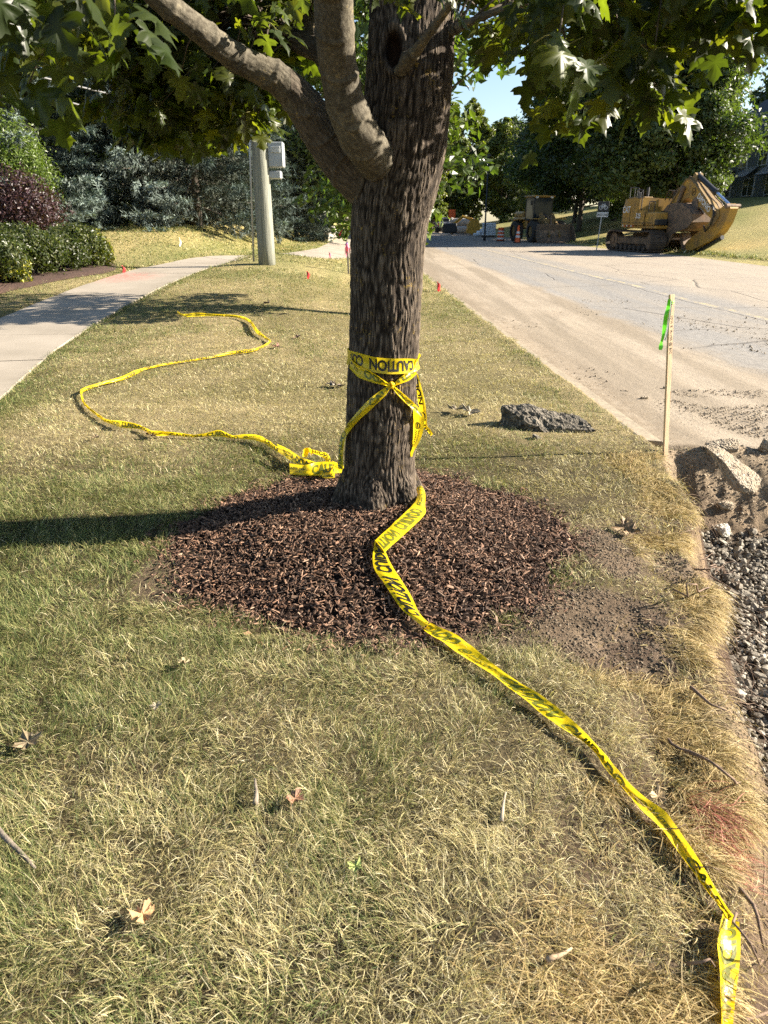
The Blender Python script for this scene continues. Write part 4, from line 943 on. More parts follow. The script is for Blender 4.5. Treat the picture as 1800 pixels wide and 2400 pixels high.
for i, (x, y, w_) in enumerate(cpts):
    X_, Y_ = (150 + x / 2.552) / 1.085, (700 + y / 2.552) / 1.085; hw = w_ / 2.552 / 1.085
    g0 = G(X_, Y_ + hw, .022); B.append(g0)
    d = ray(X_, Y_ - hw); t_ = (g0.y + .015) / d[1]; A.append(Vector(np.array([0, 0, CAMZ]) + d * t_))
ribbon('tape_strip', A[:20], B[:20], lt, u0=.2, crump=.006, step=.02)
ribbon('tape_strip', A[19:], B[19:], lt, u0=.5, crump=.006, flip=True)
def gz5(x, y, h=.03): return G(*z5(x, y), h)
ribbon('tape_fold', [gz5(-210, 1080, .10), gz5(-100, 1130, .10), gz5(0, 1195, .10), gz5(100, 1235, .09), gz5(200, 1275, .08)], [gz5(-200, 1160, .06), gz5(-100, 1215, .06), gz5(0, 1285, .06), gz5(100, 1310, .05), gz5(200, 1330, .04)], lt, u0=.35, flip=True, rev=True, crump=.005)
ribbon('tape_fold', [gz5(-90, 1270, .09), gz5(60, 1285, .09), gz5(180, 1262, .09), gz5(300, 1255, .09), gz5(425, 1270, .08)], [gz5(-90, 1375, .03), gz5(60, 1385, .03), gz5(180, 1385, .03), gz5(300, 1372, .03), gz5(425, 1355, .03)], lt, u0=PERIOD - .155, flip=True, crump=.004)
ribbon('tape_fold', [gz5(40, 1200, .10), gz5(50, 1130, .11), gz5(90, 1118, .11), gz5(130, 1150, .11)], [gz5(75, 1215, .06), gz5(95, 1165, .07), gz5(110, 1165, .07), gz5(125, 1190, .07)], lt, texto=False, crump=.006)
ribbon('tape_fold', [gz5(120, 1130, .12), gz5(200, 1150, .12), gz5(270, 1170, .12), gz5(310, 1225, .10)], [gz5(120, 1165, .08), gz5(195, 1190, .08), gz5(250, 1225, .08), gz5(270, 1265, .08)], lt, u0=.1, crump=.006)
ribbon('tape_fold', [gz5(190, 1375, .03), gz5(260, 1380, .03), gz5(350, 1375, .03)], [gz5(195, 1402, .02), gz5(265, 1418, .02), gz5(350, 1418, .02)], lt, u0=.2, crump=.007)
ribbon('tape_fold', [gz5(330, 1240, .12), gz5(380, 1265, .11), gz5(430, 1290, .10)], [gz5(330, 1310, .06), gz5(380, 1345, .05), gz5(425, 1368, .04)], lt, u0=.6, crump=.008)

rt_ = thing('caution_tape', 'yellow caution tape running from the maple base over the mulch and down to the trench', 'caution tape', (0, 0, 0))
def strip(Ap, Bp, ha=.03, hb=.02, **k): ribbon('tape_strip', [G(x, y, ha) for x, y in Ap], [G(x, y, hb) for x, y in Bp], rt_, **k)
strip([(898, 1046), (900, 1062), (898, 1082), (876, 1106), (842, 1138), (810, 1168)], [(913, 1049), (918.5, 1066), (918.3, 1090), (917, 1112), (876, 1152), (831, 1193)], .05, .045, u0=.10, rev=True, mirror=True, crump=.003)
strip([(809, 1166), (806, 1221), (830, 1259), (865, 1312), (897, 1341), (914, 1356)], [(832, 1190), (848, 1224), (882.6, 1277), (906, 1323), (929, 1348), (940, 1356)], .035, .035, u0=PERIOD - .08, rev=True, flip=False, crump=.003)
strip([(929, 1346), (993, 1375), (1052, 1424), (1120, 1472), (1190, 1516), (1240, 1560), (1291, 1612), (1329, 1655), (1379, 1710), (1434, 1749), (1466, 1791), (1512, 1860), (1560, 1943), (1594, 1984)],
      [(908, 1355), (941, 1378), (993, 1412), (1060, 1456), (1130, 1508), (1190, 1556), (1274, 1614), (1312, 1666), (1354, 1711), (1387, 1752), (1429, 1791), (1482, 1862), (1531, 1930), (1570, 1974)], .036, .028, u0=.40, flip=True, crump=.0045)
strip([(1598, 1990), (1600, 2030), (1598, 2085), (1591, 2140), (1584, 2212), (1580, 2330)], [(1562, 1972), (1551, 2030), (1554, 2085), (1557, 2140), (1562, 2212), (1560, 2330)], .045, .045, u0=.31, crump=.002)

for r_, l_ in ((tt, (0, 3.4, .8)), (lt, tuple(A[19])), (rt_, tuple(G(870, 1310)))):
    r_.location = l_
    for c_ in r_.children: c_.location = (-l_[0], -l_[1], -l_[2])
# ================================================================ FOREGROUND DEBRIS
def rock(name, c, sz, rz, label, cat, col, seed, tilt=(0, 0), sub=4, amp=.16, group=None, flat=None, spots=False):
    """angular broken lump: convex hull of scattered points, subdivided and roughened"""
    rs = random.Random(seed); bm = bmesh.new(); m = max(sz)
    for k in range(22):
        v = Vector((rs.uniform(-1, 1), rs.uniform(-1, 1), rs.uniform(-1, 1)))
        e = 1.15 / max(abs(v.x), abs(v.y), abs(v.z)) if rs.random() < .85 else 1
        v = Vector((max(-1, min(1, v.x * e)), max(-1, min(1, v.y * e)), max(-1, min(1, v.z * e)))); f = 1 - .30 * abs(v.x) * abs(v.y) * rs.random()
        bm.verts.new((v.x * sz[0] / 2 * f, v.y * sz[1] / 2 * f, v.z * sz[2] / 2 * (1 - .25 * rs.random())))
    r_ = bmesh.ops.convex_hull(bm, input=bm.verts[:]); bmesh.ops.delete(bm, geom=[v for v in bm.verts if not v.link_faces], context='VERTS')
    tgt = m / (10 if sub < 4 else 26)
    for _ in range(5):
        le = [e for e in bm.edges if e.calc_length() > tgt * 1.4]
        if not le: break
        bmesh.ops.subdivide_edges(bm, edges=le, cuts=1); bmesh.ops.triangulate(bm, faces=bm.faces[:])
    bm.normal_update(); V = np.array([v.co[:] for v in bm.verts]); Nv = np.array([v.normal[:] for v in bm.verts]); F = np.array([[v.index for v in f.verts] for f in bm.faces]); bm.free()
    k_ = 1 / m
    d = amp * m * (.16 * (fbm(V[:, 0] * 9 * k_ + seed, V[:, 1] * 9 * k_, V[:, 2] * 9 * k_, seed, 3) - .5) + .16 * (fbm(V[:, 0] * 36 * k_ + seed, V[:, 1] * 36 * k_, V[:, 2] * 36 * k_, seed + 5, 3) - .5)) * 2
    V = V + Nv * d[:, None]; M = np.array(Euler((tilt[0], tilt[1], rz)).to_matrix()); V = V @ M.T
    o = np_obj(name, V, F, col, smooth=False); o.location = c; return tag(o, label, cat, group)
def aggmat(name, base, dark, light, sc=60.):
    m, N, L = mat_new(name); b = N['Principled BSDF']; b.inputs['Roughness'].default_value = .9
    tc = nd(N, 'ShaderNodeTexCoord'); v = nd(N, 'ShaderNodeTexVoronoi', i_Scale=sc); n_ = nd(N, 'ShaderNodeTexNoise', i_Scale=12., i_Detail=6.); L.new(tc.outputs['Object'], v.inputs[0]); L.new(tc.outputs['Object'], n_.inputs[0])
    c = mix(N, L, ramp(N, L, v.outputs['Color'], [(.35, (0, 0, 0)), (.6, (1, 1, 1))]), dark, light); c = mix(N, L, ramp(N, L, n_.outputs[0], [(.40, (0, 0, 0)), (.6, (1, 1, 1))]), c, base)
    L.new(c, b.inputs['Base Color']); bp = nd(N, 'ShaderNodeBump', i_Strength=1., i_Distance=.008); L.new(v.outputs['Distance'], bp.inputs['Height']); L.new(bp.outputs[0], b.inputs['Normal']); return m
m_asph = aggmat('broken_asphalt', (.070, .060, .044), (.026, .022, .016), (.22, .19, .145), 70.); m_cchunk = aggmat('broken_concrete', (.27, .215, .145), (.13, .10, .07), (.36, .30, .22), 80.)
c = G(1180, 925); rock('asphalt_chunk', (c.x + .01, c.y, c.z + .04), (.76, .27, .23), -.28, 'long dark slab of broken asphalt lying on the grass by the kerb', 'rubble', m_asph, 5, (.2, .05), amp=.20, sub=5)
c = G(1155, 893); rock('asphalt_chunk', (c.x, c.y, c.z + .02), (.11, .07, .06), .3, 'small dark asphalt lump behind the long asphalt slab', 'rubble', m_asph, 9, sub=3)
c = G(1160, 945); rock('asphalt_chunk', (c.x, c.y - .02, c.z + .012), (.10, .06, .045), .9, 'small brown asphalt lump in front of the long asphalt slab', 'rubble', m_asph, 12, sub=3)
c = G(1548, 1025); rock('concrete_chunk', (c.x - .07, 4.42, -.01), (.26, .50, .11), .42, 'large tan concrete slab leaning over the trench edge by the stake', 'rubble', m_cchunk, 15, (.36, .10), amp=.09, sub=5)
c = G(1565, 975); rock('concrete_chunk', (c.x, c.y, c.z + .03), (.27, .15, .10), -.15, 'angular concrete piece behind the large leaning slab', 'rubble', m_cchunk, 19, (.15, -.12), amp=.12)
c = G(1650, 968); rock('concrete_chunk', (c.x + .05, c.y, c.z + .03), (.22, .12, .09), .1, 'concrete piece at the right picture edge above the gravel', 'rubble', m_cchunk, 23, amp=.12)
c = G(1540, 1100); rock('concrete_chunk', (c.x + .08, c.y, c.z + .03), (.12, .09, .06), .4, 'rounded tan stone below the large leaning slab', 'rubble', m_cchunk, 27, sub=3)
c = G(1556, 1150); rock('concrete_chunk', (c.x + .02, c.y, c.z + .02), (.09, .12, .08), .2, 'whitish stone stuck in the turf edge above the gravel', 'rubble', aggmat('white_stone', (.52, .48, .40), (.35, .31, .25), (.62, .58, .5)), 31, sub=3)
c = G(1390, 869); rock('pebble', (c.x, c.y, max(c.z, -.115) + .012), (.085, .055, .04), .2, 'single pale pebble lying on the sandy road left of the stake', 'stone', m_cchunk, 35, sub=3)
c = G(1435, 845); rock('pebble', (c.x, c.y, max(c.z, -.115) + .008), (.04, .035, .03), .2, 'tiny grey pebble on the sandy road just behind the stake', 'stone', m_asph, 36, sub=2)
# buried foundation lump in the trench bank
c = G(1620, 1640, -.02); rock('concrete_footing', (2.02, 1.78, -.22), (.36, .5, .40), .3, 'grey concrete footing exposed in the trench wall under the turf', 'footing', simple('old_concrete', (.22, .20, .18), .9, nscale=9, namt=.45, bump=.8), 41, amp=.08)

def dead_leaf(px, py, size, col, label, seed, tilt=.3, curl=.8, group='dry fallen leaves on the lawn', h=.03):
    c = G(px, py, h); rs = random.Random(seed); k = len(OUT) + 1; P = np.concatenate([[[0, .33]], OUT]); a = rs.uniform(0, 6.28)
    z = curl * (P[:, 0] ** 2 * rs.uniform(.4, 1.1) + (P[:, 1] - .4) ** 2 * rs.uniform(.2, .9)) + .08 * np.sin(P[:, 0] * 12 + seed) + .06 * np.sin(P[:, 1] * 11 + seed)
    V = np.stack([P[:, 0], P[:, 1] - .4, z], 1) * size; M = np.array(Euler((rs.uniform(-tilt, tilt), rs.uniform(-tilt, tilt), a)).to_matrix()); V = V @ M.T
    m = k - 1; tri = np.array([[0, 1 + i, 1 + (i + 1) % m] for i in range(m)]); nv0 = len(V)
    o = np_obj('dry_leaf', V, tri, leaf_mats[col], col=np.tile(col, (nv0, 1)), smooth=False); o.location = c
    s = MB().tube([(0, 0, 0), (.3 * size * math.cos(a), .3 * size * math.sin(a), .01), (.6 * size * math.cos(a), .6 * size * math.sin(a), -.005)], [.0012, .001, .0008], 4).build('stalk', leaf_mats[col], o, fix=False)
    return tag(o, label, 'leaf', group)
class _LM(dict):
    def __missing__(s, k):
        s[k] = simple('dry_leaf', k, .65, nscale=40, namt=.5, bump=.3, c2=tuple(v * .45 for v in k)); return s[k]
leaf_mats = _LM()
for i, (px, py, sz, col, lb) in enumerate([
    (305, 1975, .055, (.62, .36, .17), 'orange tan dry leaf standing out on the lower left grass'),
    (1345, 1140, .12, (.30, .19, .09), 'large curled brown leaf in the grass right of the mulch'),
    (1365, 1150, .10, (.26, .17, .08), 'second curled brown leaf overlapping the large one right of the mulch'),
    (400, 1432, .05, (.38, .30, .17), 'pale beige leaf scrap just below the left mulch edge'),
    (642, 728, .10, (.24, .14, .09), 'brown dry leaf on the lawn left of the trunk, inside the upper tape curve'),
    (596, 748, .09, (.40, .20, .13), 'reddish dry leaf beside the upper bend of the lawn tape'),
    (727, 832, .12, (.20, .15, .10), 'dark curled leaf beside the trunk left of the tape band'),
    (715, 830, .09, (.26, .20, .14), 'small grey brown leaf touching the dark curled leaf left of the trunk'),
    (985, 885, .13, (.22, .18, .11), 'olive brown leaf in the clump right of the trunk'),
    (1015, 890, .13, (.27, .23, .16), 'grey curled leaf in the clump nearest the long asphalt slab'),
    (1420, 1720, .05, (.36, .26, .13), 'yellowish curled leaf just right of the tape near the trench'),
    (60, 1600, .07, (.20, .15, .08), 'brown leaf with a dark shadow at the left picture edge'),
    (325, 940, .08, (.18, .12, .06), 'dark leaf hanging under the left lawn tape'),
    (205, 945, .06, (.28, .20, .11), 'small brown leaf on grass below the left tape bend'),
    (338, 1527, .035, (.40, .34, .24), 'whitish leaf scrap in the middle left grass'),
    (575, 655, .12, (.15, .11, .07), 'dark leaf twig cluster on the far lawn left of the trunk'),
    (640, 1725, .05, (.35, .18, .10), 'tiny rust coloured leaf in the centre foreground grass'),
    (770, 1870, .035, (.42, .50, .14), 'tiny yellow green leaf in the centre foreground grass'),
    (1440, 960, .06, (.55, .30, .12), 'orange brown leaf in the rubble at the foot of the stake')]):
    dead_leaf(px, py, sz, col, lb, i + 3)
m_root = simple('root_bark', (.20, .13, .085), .85, nscale=20, namt=.5, bump=.5)
m_stick = simple('stick_bark', (.22, .18, .14), .9, nscale=25, namt=.5, bump=.6)
def stick(name, pts, r, label, cat, mat_, group=None, hs=None, wob=.01, n=7):
    P = [G(*p[:2], p[2] if len(p) > 2 else .02) for p in pts]; Q = catmull(np.array([tuple(p) for p in P]), .03)
    Q = Q + (np.stack([vn(Q[:, 0] * 14, Q[:, 1] * 14, seed=7 + i) for i in range(3)], 1) - .5) * wob
    rr = np.linspace(r, r * .35, len(Q)) * (1 + .3 * (vn(np.arange(len(Q)) * .7, np.zeros(len(Q)), seed=3) - .5)); o = MB().tube([tuple(q_) for q_ in Q], list(rr), n).build(name, mat_, smooth=True, fix=False)
    return tag(o, label, cat, group)
stick('stick', [(-60, 1730, .03), (0, 1795, .03), (40, 1840, .025), (78, 1880, .02)], .011, 'grey brown stick poking in at the lower left edge of the lawn', 'stick', m_stick)
stick('stick', [(1082, 1775, .02), (1086, 1740, .025), (1092, 1712, .02)], .0065, 'short pale stick lying in the grass left of the tape', 'stick', simple('pale_bark', (.36, .30, .22), .9, nscale=30, namt=.4))
stick('stick', [(548, 1735, .03), (553, 1705, .03), (551, 1680, .03)], .008, 'short dark stick with a shadow in the centre foreground grass', 'stick', m_stick)
stick('stick', [(1180, 2075, .03), (1210, 2062, .035), (1235, 2045, .03)], .007, 'short tan twig in the grass near the bottom edge', 'stick', simple('tan_bark', (.42, .30, .19), .9, nscale=30))
RT = 'severed roots sticking out of the trench bank'
def zc7(x, y): return ((1300 + x / 3.318) / 1.085, (1150 + y / 3.318) / 1.085)
def zc8(x, y): return ((1300 + x / 3.318) / 1.085, (1750 + y / 3.318) / 1.085)
roots = [([zc7(1060, 1540), zc7(1130, 1600), zc7(1200, 1650), zc7(1330, 1705)], .013, 'thick broken root below the concrete footing'),
         ([zc7(880, 1900), zc7(1000, 1980), zc7(1120, 2050), zc7(1270, 2140)], .009, 'long brown root running down the bank right of the tape'),
         ([zc8(1010, 0), zc8(1200, 110), zc8(1400, 250), zc8(1659, 350)], .008, 'long straight root crossing the bank at the right edge'),
         ([zc8(1430, 1110), zc8(1530, 1250), zc8(1590, 1400), zc8(1650, 1560)], .011, 'thick curved root right of the tape fold'),
         ([zc8(1340, 1310), zc8(1420, 1390), zc8(1560, 1530), zc8(1659, 1650)], .006, 'root passing under the tape fold to the right edge'),
         ([zc8(1090, 1750), zc8(1150, 1715), zc8(1210, 1725), zc8(1275, 1750)], .007, 'dark root stub touching the hanging tape end'),
         ([zc8(1430, 2100), zc8(1530, 2060), zc8(1660, 2020)], .009, 'thick root at the bottom right corner'),
         ([zc8(860, 690), zc8(940, 680), zc8(1060, 668)], .0035, 'thin dark root lying across the tape'),
         ([zc8(1060, 945), zc8(1140, 940), zc8(1250, 960)], .0035, 'thin dark root across the tape lower down'),
         ([zc7(1100, 650), zc7(1200, 620), zc7(1350, 610), zc7(1560, 690)], .006, 'upper thin root reaching over the gravel'),
         ([zc7(930, 770), zc7(1100, 765), zc7(1300, 770), zc7(1500, 850), zc7(1659, 890)], .007, 'long root arching from the bank over the gravel'),
         ([zc7(1150, 800), zc7(1350, 840), zc7(1500, 930), zc7(1600, 1080), zc7(1650, 1250)], .005, 'thin root curving down over the gravel'),
         ([zc7(1190, 1010), zc7(1300, 1100), zc7(1450, 1200), zc7(1500, 1400), zc7(1540, 1700)], .0045, 'wiry root hanging down in front of the footing'),
         ([zc7(1130, 500), zc7(1300, 560), zc7(1500, 600), zc7(1659, 720)], .0045, 'topmost wiry root over the pale gravel'),
         ([zc7(1530, 1165), zc7(1600, 1150), zc7(1659, 1135)], .007, 'short root end lying on the gravel at the right edge')]
for pts, r, lb in roots:
    hs = [.03] + [.09 if r < .008 else .06] * (len(pts) - 2) + [.05]
    stick('root', [(*p, h) for p, h in zip(pts, hs)], r * .58, lb, 'root', m_root, RT, wob=.07 if r < .008 else .04)
# fine root hairs
pts = MB()
for k in range(150):
    y0 = random.uniform(.9, 4.0); x0 = float(xedge(y0)) + random.uniform(0, .3); p = Vector((x0, y0, gz(x0, y0) + .01)); d = Vector((random.uniform(.2, 1), random.gauss(0, .5), random.uniform(-.3, .35))).normalized(); q_ = [p]
    for s_ in range(6):
        d = (d + Vector((random.gauss(0, .25), random.gauss(0, .3), -.16))).normalized(); nx_ = q_[-1] + d * random.uniform(.02, .06); nx_.z = max(nx_.z, gz(nx_.x, nx_.y) + .004); q_.append(nx_)
    pts.tube([tuple(v) for v in q_], list(np.linspace(random.uniform(.0012, .0026), .0006, 7)), 4, cap=False)
tag(pts.build('root_hairs', m_root, smooth=True, fix=False), 'tangle of hair thin roots on the trench bank', 'root hairs', kind='stuff')

# survey stake beside the kerb end
sb = G(1437, 985); sk = thing('survey_stake', 'tall wooden survey stake with lime green ribbon and handwriting beside the broken kerb', 'stake', sb)
m_wood = simple('stake_wood', (.60, .43, .26), .8, nscale=6, namt=.25, aniso=(14, 14, .8), bump=.2)
top = at(1451, 636, sb.y + .02) - sb
dirv = top.normalized(); Mx = dirv.to_track_quat('Z', 'X').to_matrix().to_4x4()
Mx = Matrix.Rotation(0, 4, 'Z') @ Vector((0, 0, 1)).rotation_difference(dirv).to_matrix().to_4x4() @ Matrix.Rotation(.45, 4, 'Z')
mb = MB(); Ls = top.length; hw, hd = .0185, .008
sec = [(-.14, .15), (0, 1), (Ls * .5, 1), (Ls - .004, 1), (Ls, .9)]; Vv = []; Ff = []
for (z, s_) in sec:
    for (a, b2) in ((-hw, -hd), (hw, -hd), (hw, hd), (-hw, hd)): Vv.append(tuple(Mx @ Vector((a * s_, b2 * s_, z))))
for i in range(4):
    for j in range(4): Ff.append((i * 4 + j, i * 4 + (j + 1) % 4, i * 4 + 4 + (j + 1) % 4, i * 4 + 4 + j))
Ff += [(16, 17, 18, 19), (0, 3, 2, 1)]
mb.add(Vv, Ff).build('post', m_wood, sk)
tV, tF = text_np("10'½ E  R-100 @ B/C", .020, .006, 1.0)
Mt = Mx @ Matrix.Translation((-.008, -hd - .0006, Ls - .13)) @ Matrix.Rotation(math.radians(90), 4, 'X') @ Matrix.Rotation(math.radians(-90), 4, 'Z')
Vt = [tuple(Mt @ Vector(v)) for v in tV * np.array([1.0, .9, 1])]; np_obj('handwriting', Vt, tF, m_ink, sk)
m_lime, N, L = mat_new('lime_ribbon'); b = N['Principled BSDF']; b.inputs['Base Color'].default_value = (.16, .80, .02, 1); b.inputs['Roughness'].default_value = .35
m_whr = simple('white_ribbon', (.75, .8, .68), .4)
def rib2(A, B, m, par, name):
    AB = catmull(np.concatenate([np.array([tuple(p) for p in A]), np.array([tuple(p) for p in B])], 1), .01); v = np.stack([AB[:, :3], (AB[:, :3] + AB[:, 3:]) / 2 + .002, AB[:, 3:]], 1)
    return np_obj(name, v.reshape(-1, 3), grid_faces(3, len(v)), m, par, smooth=True)
Yr = sb.y - .03; L0 = np.array(sb)
def sp_(x, y, dy=0): return Vector(np.array(at((1300 + x / 3.318) / 1.085, (650 + y / 3.318) / 1.085, Yr + dy)) - L0)
rib2([sp_(880, 172), sp_(868, 240), sp_(850, 300), sp_(838, 400), sp_(832, 460), sp_(822, 500), sp_(808, 545), sp_(812, 565)], [sp_(905, 172, -.01), sp_(900, 230, .01), sp_(882, 290, -.01), sp_(872, 380, .01), sp_(852, 470), sp_(840, 505, .01), sp_(842, 545), sp_(830, 568)], m_lime, sk, 'ribbon')
rib2([sp_(903, 180, -.012), sp_(896, 260, -.012), sp_(884, 350, -.012), sp_(868, 440, -.012), sp_(850, 490, -.012)], [sp_(911, 180, -.01), sp_(905, 270, -.01), sp_(892, 360, -.01), sp_(878, 440, -.01), sp_(862, 494, -.01)], m_whr, sk, 'ribbon_edge')
kb = MB()
for zz_ in (.040, .052): kb.tube([tuple(Mx @ Vector(((hw + .003) * math.cos(a), (hd + .004) * math.sin(a), Ls - zz_ + .006 * math.sin(a)))) for a in np.linspace(0, 6.28, 17)], [.003] * 17, 5)
kb.build('ribbon_knot', m_lime, sk, smooth=True)
# ================================================================ BACKGROUND VEGETATION
def leaf_cards(C, Nrm, size, col, asp=.55, bend=.25):
    """small bent diamond leaves: 4 verts, 2 tris each"""
    n = len(C); a = RNG.normal(size=(n, 3)); Nn_ = Nrm / (np.linalg.norm(Nrm, axis=1)[:, None] + 1e-9); t = np.cross(Nn_, a); t /= np.linalg.norm(t, axis=1)[:, None] + 1e-9; s = np.cross(Nn_, t)
    sz = size[:, None]
    V = np.stack([C - t * sz, C + s * sz * asp + Nn_ * sz * bend, C + t * sz, C - s * sz * asp + Nn_ * sz * bend * .6], 1)
    b_ = (np.arange(n) * 4)[:, None]; T = np.concatenate([b_ + np.array([[0, 1, 2]]), b_ + np.array([[0, 2, 3]])], 1).reshape(-1, 3)
    return V.reshape(-1, 3), np.zeros((0, 4), int), T, np.repeat(col, 4, 0)
m_tree_leaf = leafmat('tree_leaf', .35, rough=.42, tint=(1.5, 1.7, .5), spec=.5)
m_tbark = simple('tree_bark', (.10, .08, .06), .95, nscale=9, namt=.5, aniso=(3, 3, .5), bump=.6)
def make_tree(name, label, h, r, base_h, nl, lsize, pal, seed, group=None, trunk_r=.22, nclump=60, shape=1.0, droop=0.0, yell=.0):
    rs = np.random.default_rng(seed); rr = random.Random(seed)
    root = thing(name, label, 'tree', group=group)
    mb = MB(); ht = h * .85
    tp = [(0, 0, -.2), (.02, 0, .3), (rr.gauss(0, .08), rr.gauss(0, .08), base_h), (rr.gauss(0, .2), rr.gauss(0, .2), h * .5), (rr.gauss(0, .3), rr.gauss(0, .3), ht)]
    mb.tube(tp, [trunk_r * 1.5, trunk_r, trunk_r * .85, trunk_r * .5, trunk_r * .08], 10)
    cl_ = []
    for k in range(nclump):
        f = (k + .5) / nclump; z = base_h + (h - base_h) * (f ** .85)
        prof = (math.sin(math.pi * min(1, max(.0, (f * .86 + .14))) ** shape)) ** .6
        a = k * 2.4 + rr.uniform(-.5, .5); rad = r * prof * rr.uniform(.35, 1.0)
        c = Vector((math.cos(a) * rad, math.sin(a) * rad, z + rr.uniform(-.5, .5) - droop * rad * .3)); cr = r * rr.uniform(.17, .34) * (.55 + .6 * prof)
        cl_.append((c, cr))
        if k % 2 == 0:
            s0 = Vector((0, 0, max(base_h * .8, z - rad * .8 - .4))); m_ = s0.lerp(c, .55) + Vector((0, 0, .2)); mb.tube([tuple(s0), tuple(m_), tuple(c)], [trunk_r * .38, trunk_r * .2, trunk_r * .05], 6)
    mb.build('trunk', m_tbark, root, smooth=True, fix=False)
    P = []; Nl = []; Cc = []; per = nl // nclump
    pal = np.array(pal)
    for (c, cr) in cl_:
        m = int(per * (cr / (r * .25)) ** 2 * rr.uniform(.6, 1.3)); d = rs.normal(size=(m, 3)); d /= np.linalg.norm(d, axis=1)[:, None]
        rad = cr * (rs.random(m) ** .38) * (1 + .5 * (vn(d[:, 0] * 2.5 + c.x, d[:, 1] * 2.5 + c.y, d[:, 2] * 2.5 + c.z, seed) - .5)); p = np.array(c)[None] + d * rad[:, None] * np.array([1.15, 1.15, .8])
        P.append(p); Nl.append(d * .6 + rs.normal(size=(m, 3)) * .6 + np.array([0, 0, .6])); base = pal[rr.randrange(len(pal))] * rr.uniform(.8, 1.2)
        Cc.append(base[None] * rs.uniform(.7, 1.3, (m, 1)))
    P = np.concatenate(P); m = len(P)
    join_mesh('crown', [leaf_cards(P, np.concatenate(Nl), lsize * rs.uniform(.6, 1.3, m), np.concatenate(Cc))], m_tree_leaf, parent=root)
    return root
DK = [(.050, .074, .022), (.062, .09, .026), (.080, .108, .032)]
LG = [(.06, .092, .016), (.085, .12, .020), (.048, .075, .015)]
YL = [(.12, .14, .03), (.15, .16, .035), (.09, .11, .03)]
# street ash just behind the maple
def ground_at(o, x, y): o.location = (x, y, gz(x, y))
ash = make_tree('ash_tree', 'bright green ash street tree directly behind the maple trunk', 7.4, 1.85, 1.55, 13000, .075, LG, 101, trunk_r=.11, nclump=60, shape=1.15)
ground_at(ash, -.02, 11.8)
# trees across the road
BGT = 'leafy trees across the road'
t1 = make_tree('broadleaf_tree', 'tallest dark broadleaf tree across the road behind the excavator', 15.5, 6.2, 2.6, 46000, .17, DK, 201, BGT, .24, 80)
ground_at(t1, 18.8, 55)
t2 = make_tree('broadleaf_tree', 'dark broadleaf tree across the road just right of the wheel loader', 15, 5.6, 2.4, 42000, .17, DK + [(.06, .085, .022)], 202, BGT, .22, 76)
ground_at(t2, 16.8, 66)
t3 = make_tree('broadleaf_tree', 'pale green broadleaf tree across the road at the corner of the grey house', 10.8, 3.0, 1.6, 24000, .15, [(.075, .105, .035), (.10, .13, .05), (.06, .09, .03)], 203, BGT, .17, 60)
ground_at(t3, 20.2, 52.5)
for k, (x, y, src, rz, sc_, lb) in enumerate([(19.6, 79, t2, 2.0, 1.0, 'broadleaf tree across the road behind the wheel loader'), (21.5, 72, t1, 1.2, .95, 'broadleaf tree behind the bike lane sign'), (20.5, 95, t1, 3.0, .8, 'broadleaf tree beyond the loader, nearest the lamp post'),
                                    (22.5, 62, t3, 1.1, 1.15, 'broadleaf tree standing hidden between the excavator and the grey house'), (27.0, 80, t2, .6, 1.1, 'tall broadleaf tree behind the front row across the road')]):
    o = dup(src, (x, y, gz(x, y)), rz, lb, sc_)
# pale airy trees at the far end of the road
fa = make_tree('poplar_tree', 'airy yellow green poplar at the far end of the road', 18, 3.4, 2.0, 15000, .26, YL, 301, 'slender trees at the far end of the road', .2, 60, 1.0)
fa.location = (9.0, 118, 0)
FARP = [(4.5, 128, .9, 'yellow green poplar behind the traffic drum'), (13.5, 122, 1.0, 'yellow green poplar behind the loader cab'), (1.0, 140, 1.05, 'yellow green poplar beside the maple trunk at road end'), (6.5, 104, .62, 'shorter yellow green poplar behind the pipe stack'),
        (17, 112, .8, 'yellow green poplar in the gap above the loader'), (-3, 150, 1.0, 'yellow green poplar hidden behind the maple trunk')]
for k, (x, y, sc_, lb) in enumerate(FARP): dup(fa, (x, y, 0), k * 1.3, lb, sc_)
# woods closing the horizon: single trees, farthest ones as a mass
wd1 = make_tree('woodland_tree', 'dark woodland tree far behind the road end', 15, 6.5, 1.0, 9000, .42, [(.045, .066, .02), (.06, .08, .025)], 401, 'dark woodland trees closing the view', .3, 50)
wd1.location = (12, 150, 0)
rw = random.Random(5); WD = [(22, 140), (33, 150), (44, 135), (56, 150), (70, 130), (2, 172), (-8, 160), (-20, 150), (-32, 130), (-44, 115), (-54, 100), (-30, 96), (-40, 84), (-50, 66), (-12, 120), (-18, 104), (38, 118), (60, 110), (50, 92), (-60, 48), (-34, 62), (-24, 74), (30, 175), (14, 185), (-4, 190)]
WL = ['far left', 'left', 'central', 'right', 'far right']
for k, (x, y) in enumerate(WD): 
    o = dup(wd1, (x, y, min(gz(x, y), 3)), rw.uniform(0, 6), 'dark woodland tree on the far horizon behind nearer trees', rw.uniform(.8, 1.15))
    o['group'] = 'dark woodland trees closing the view'
wd1['label'] = 'dark woodland tree on the far horizon behind nearer trees'

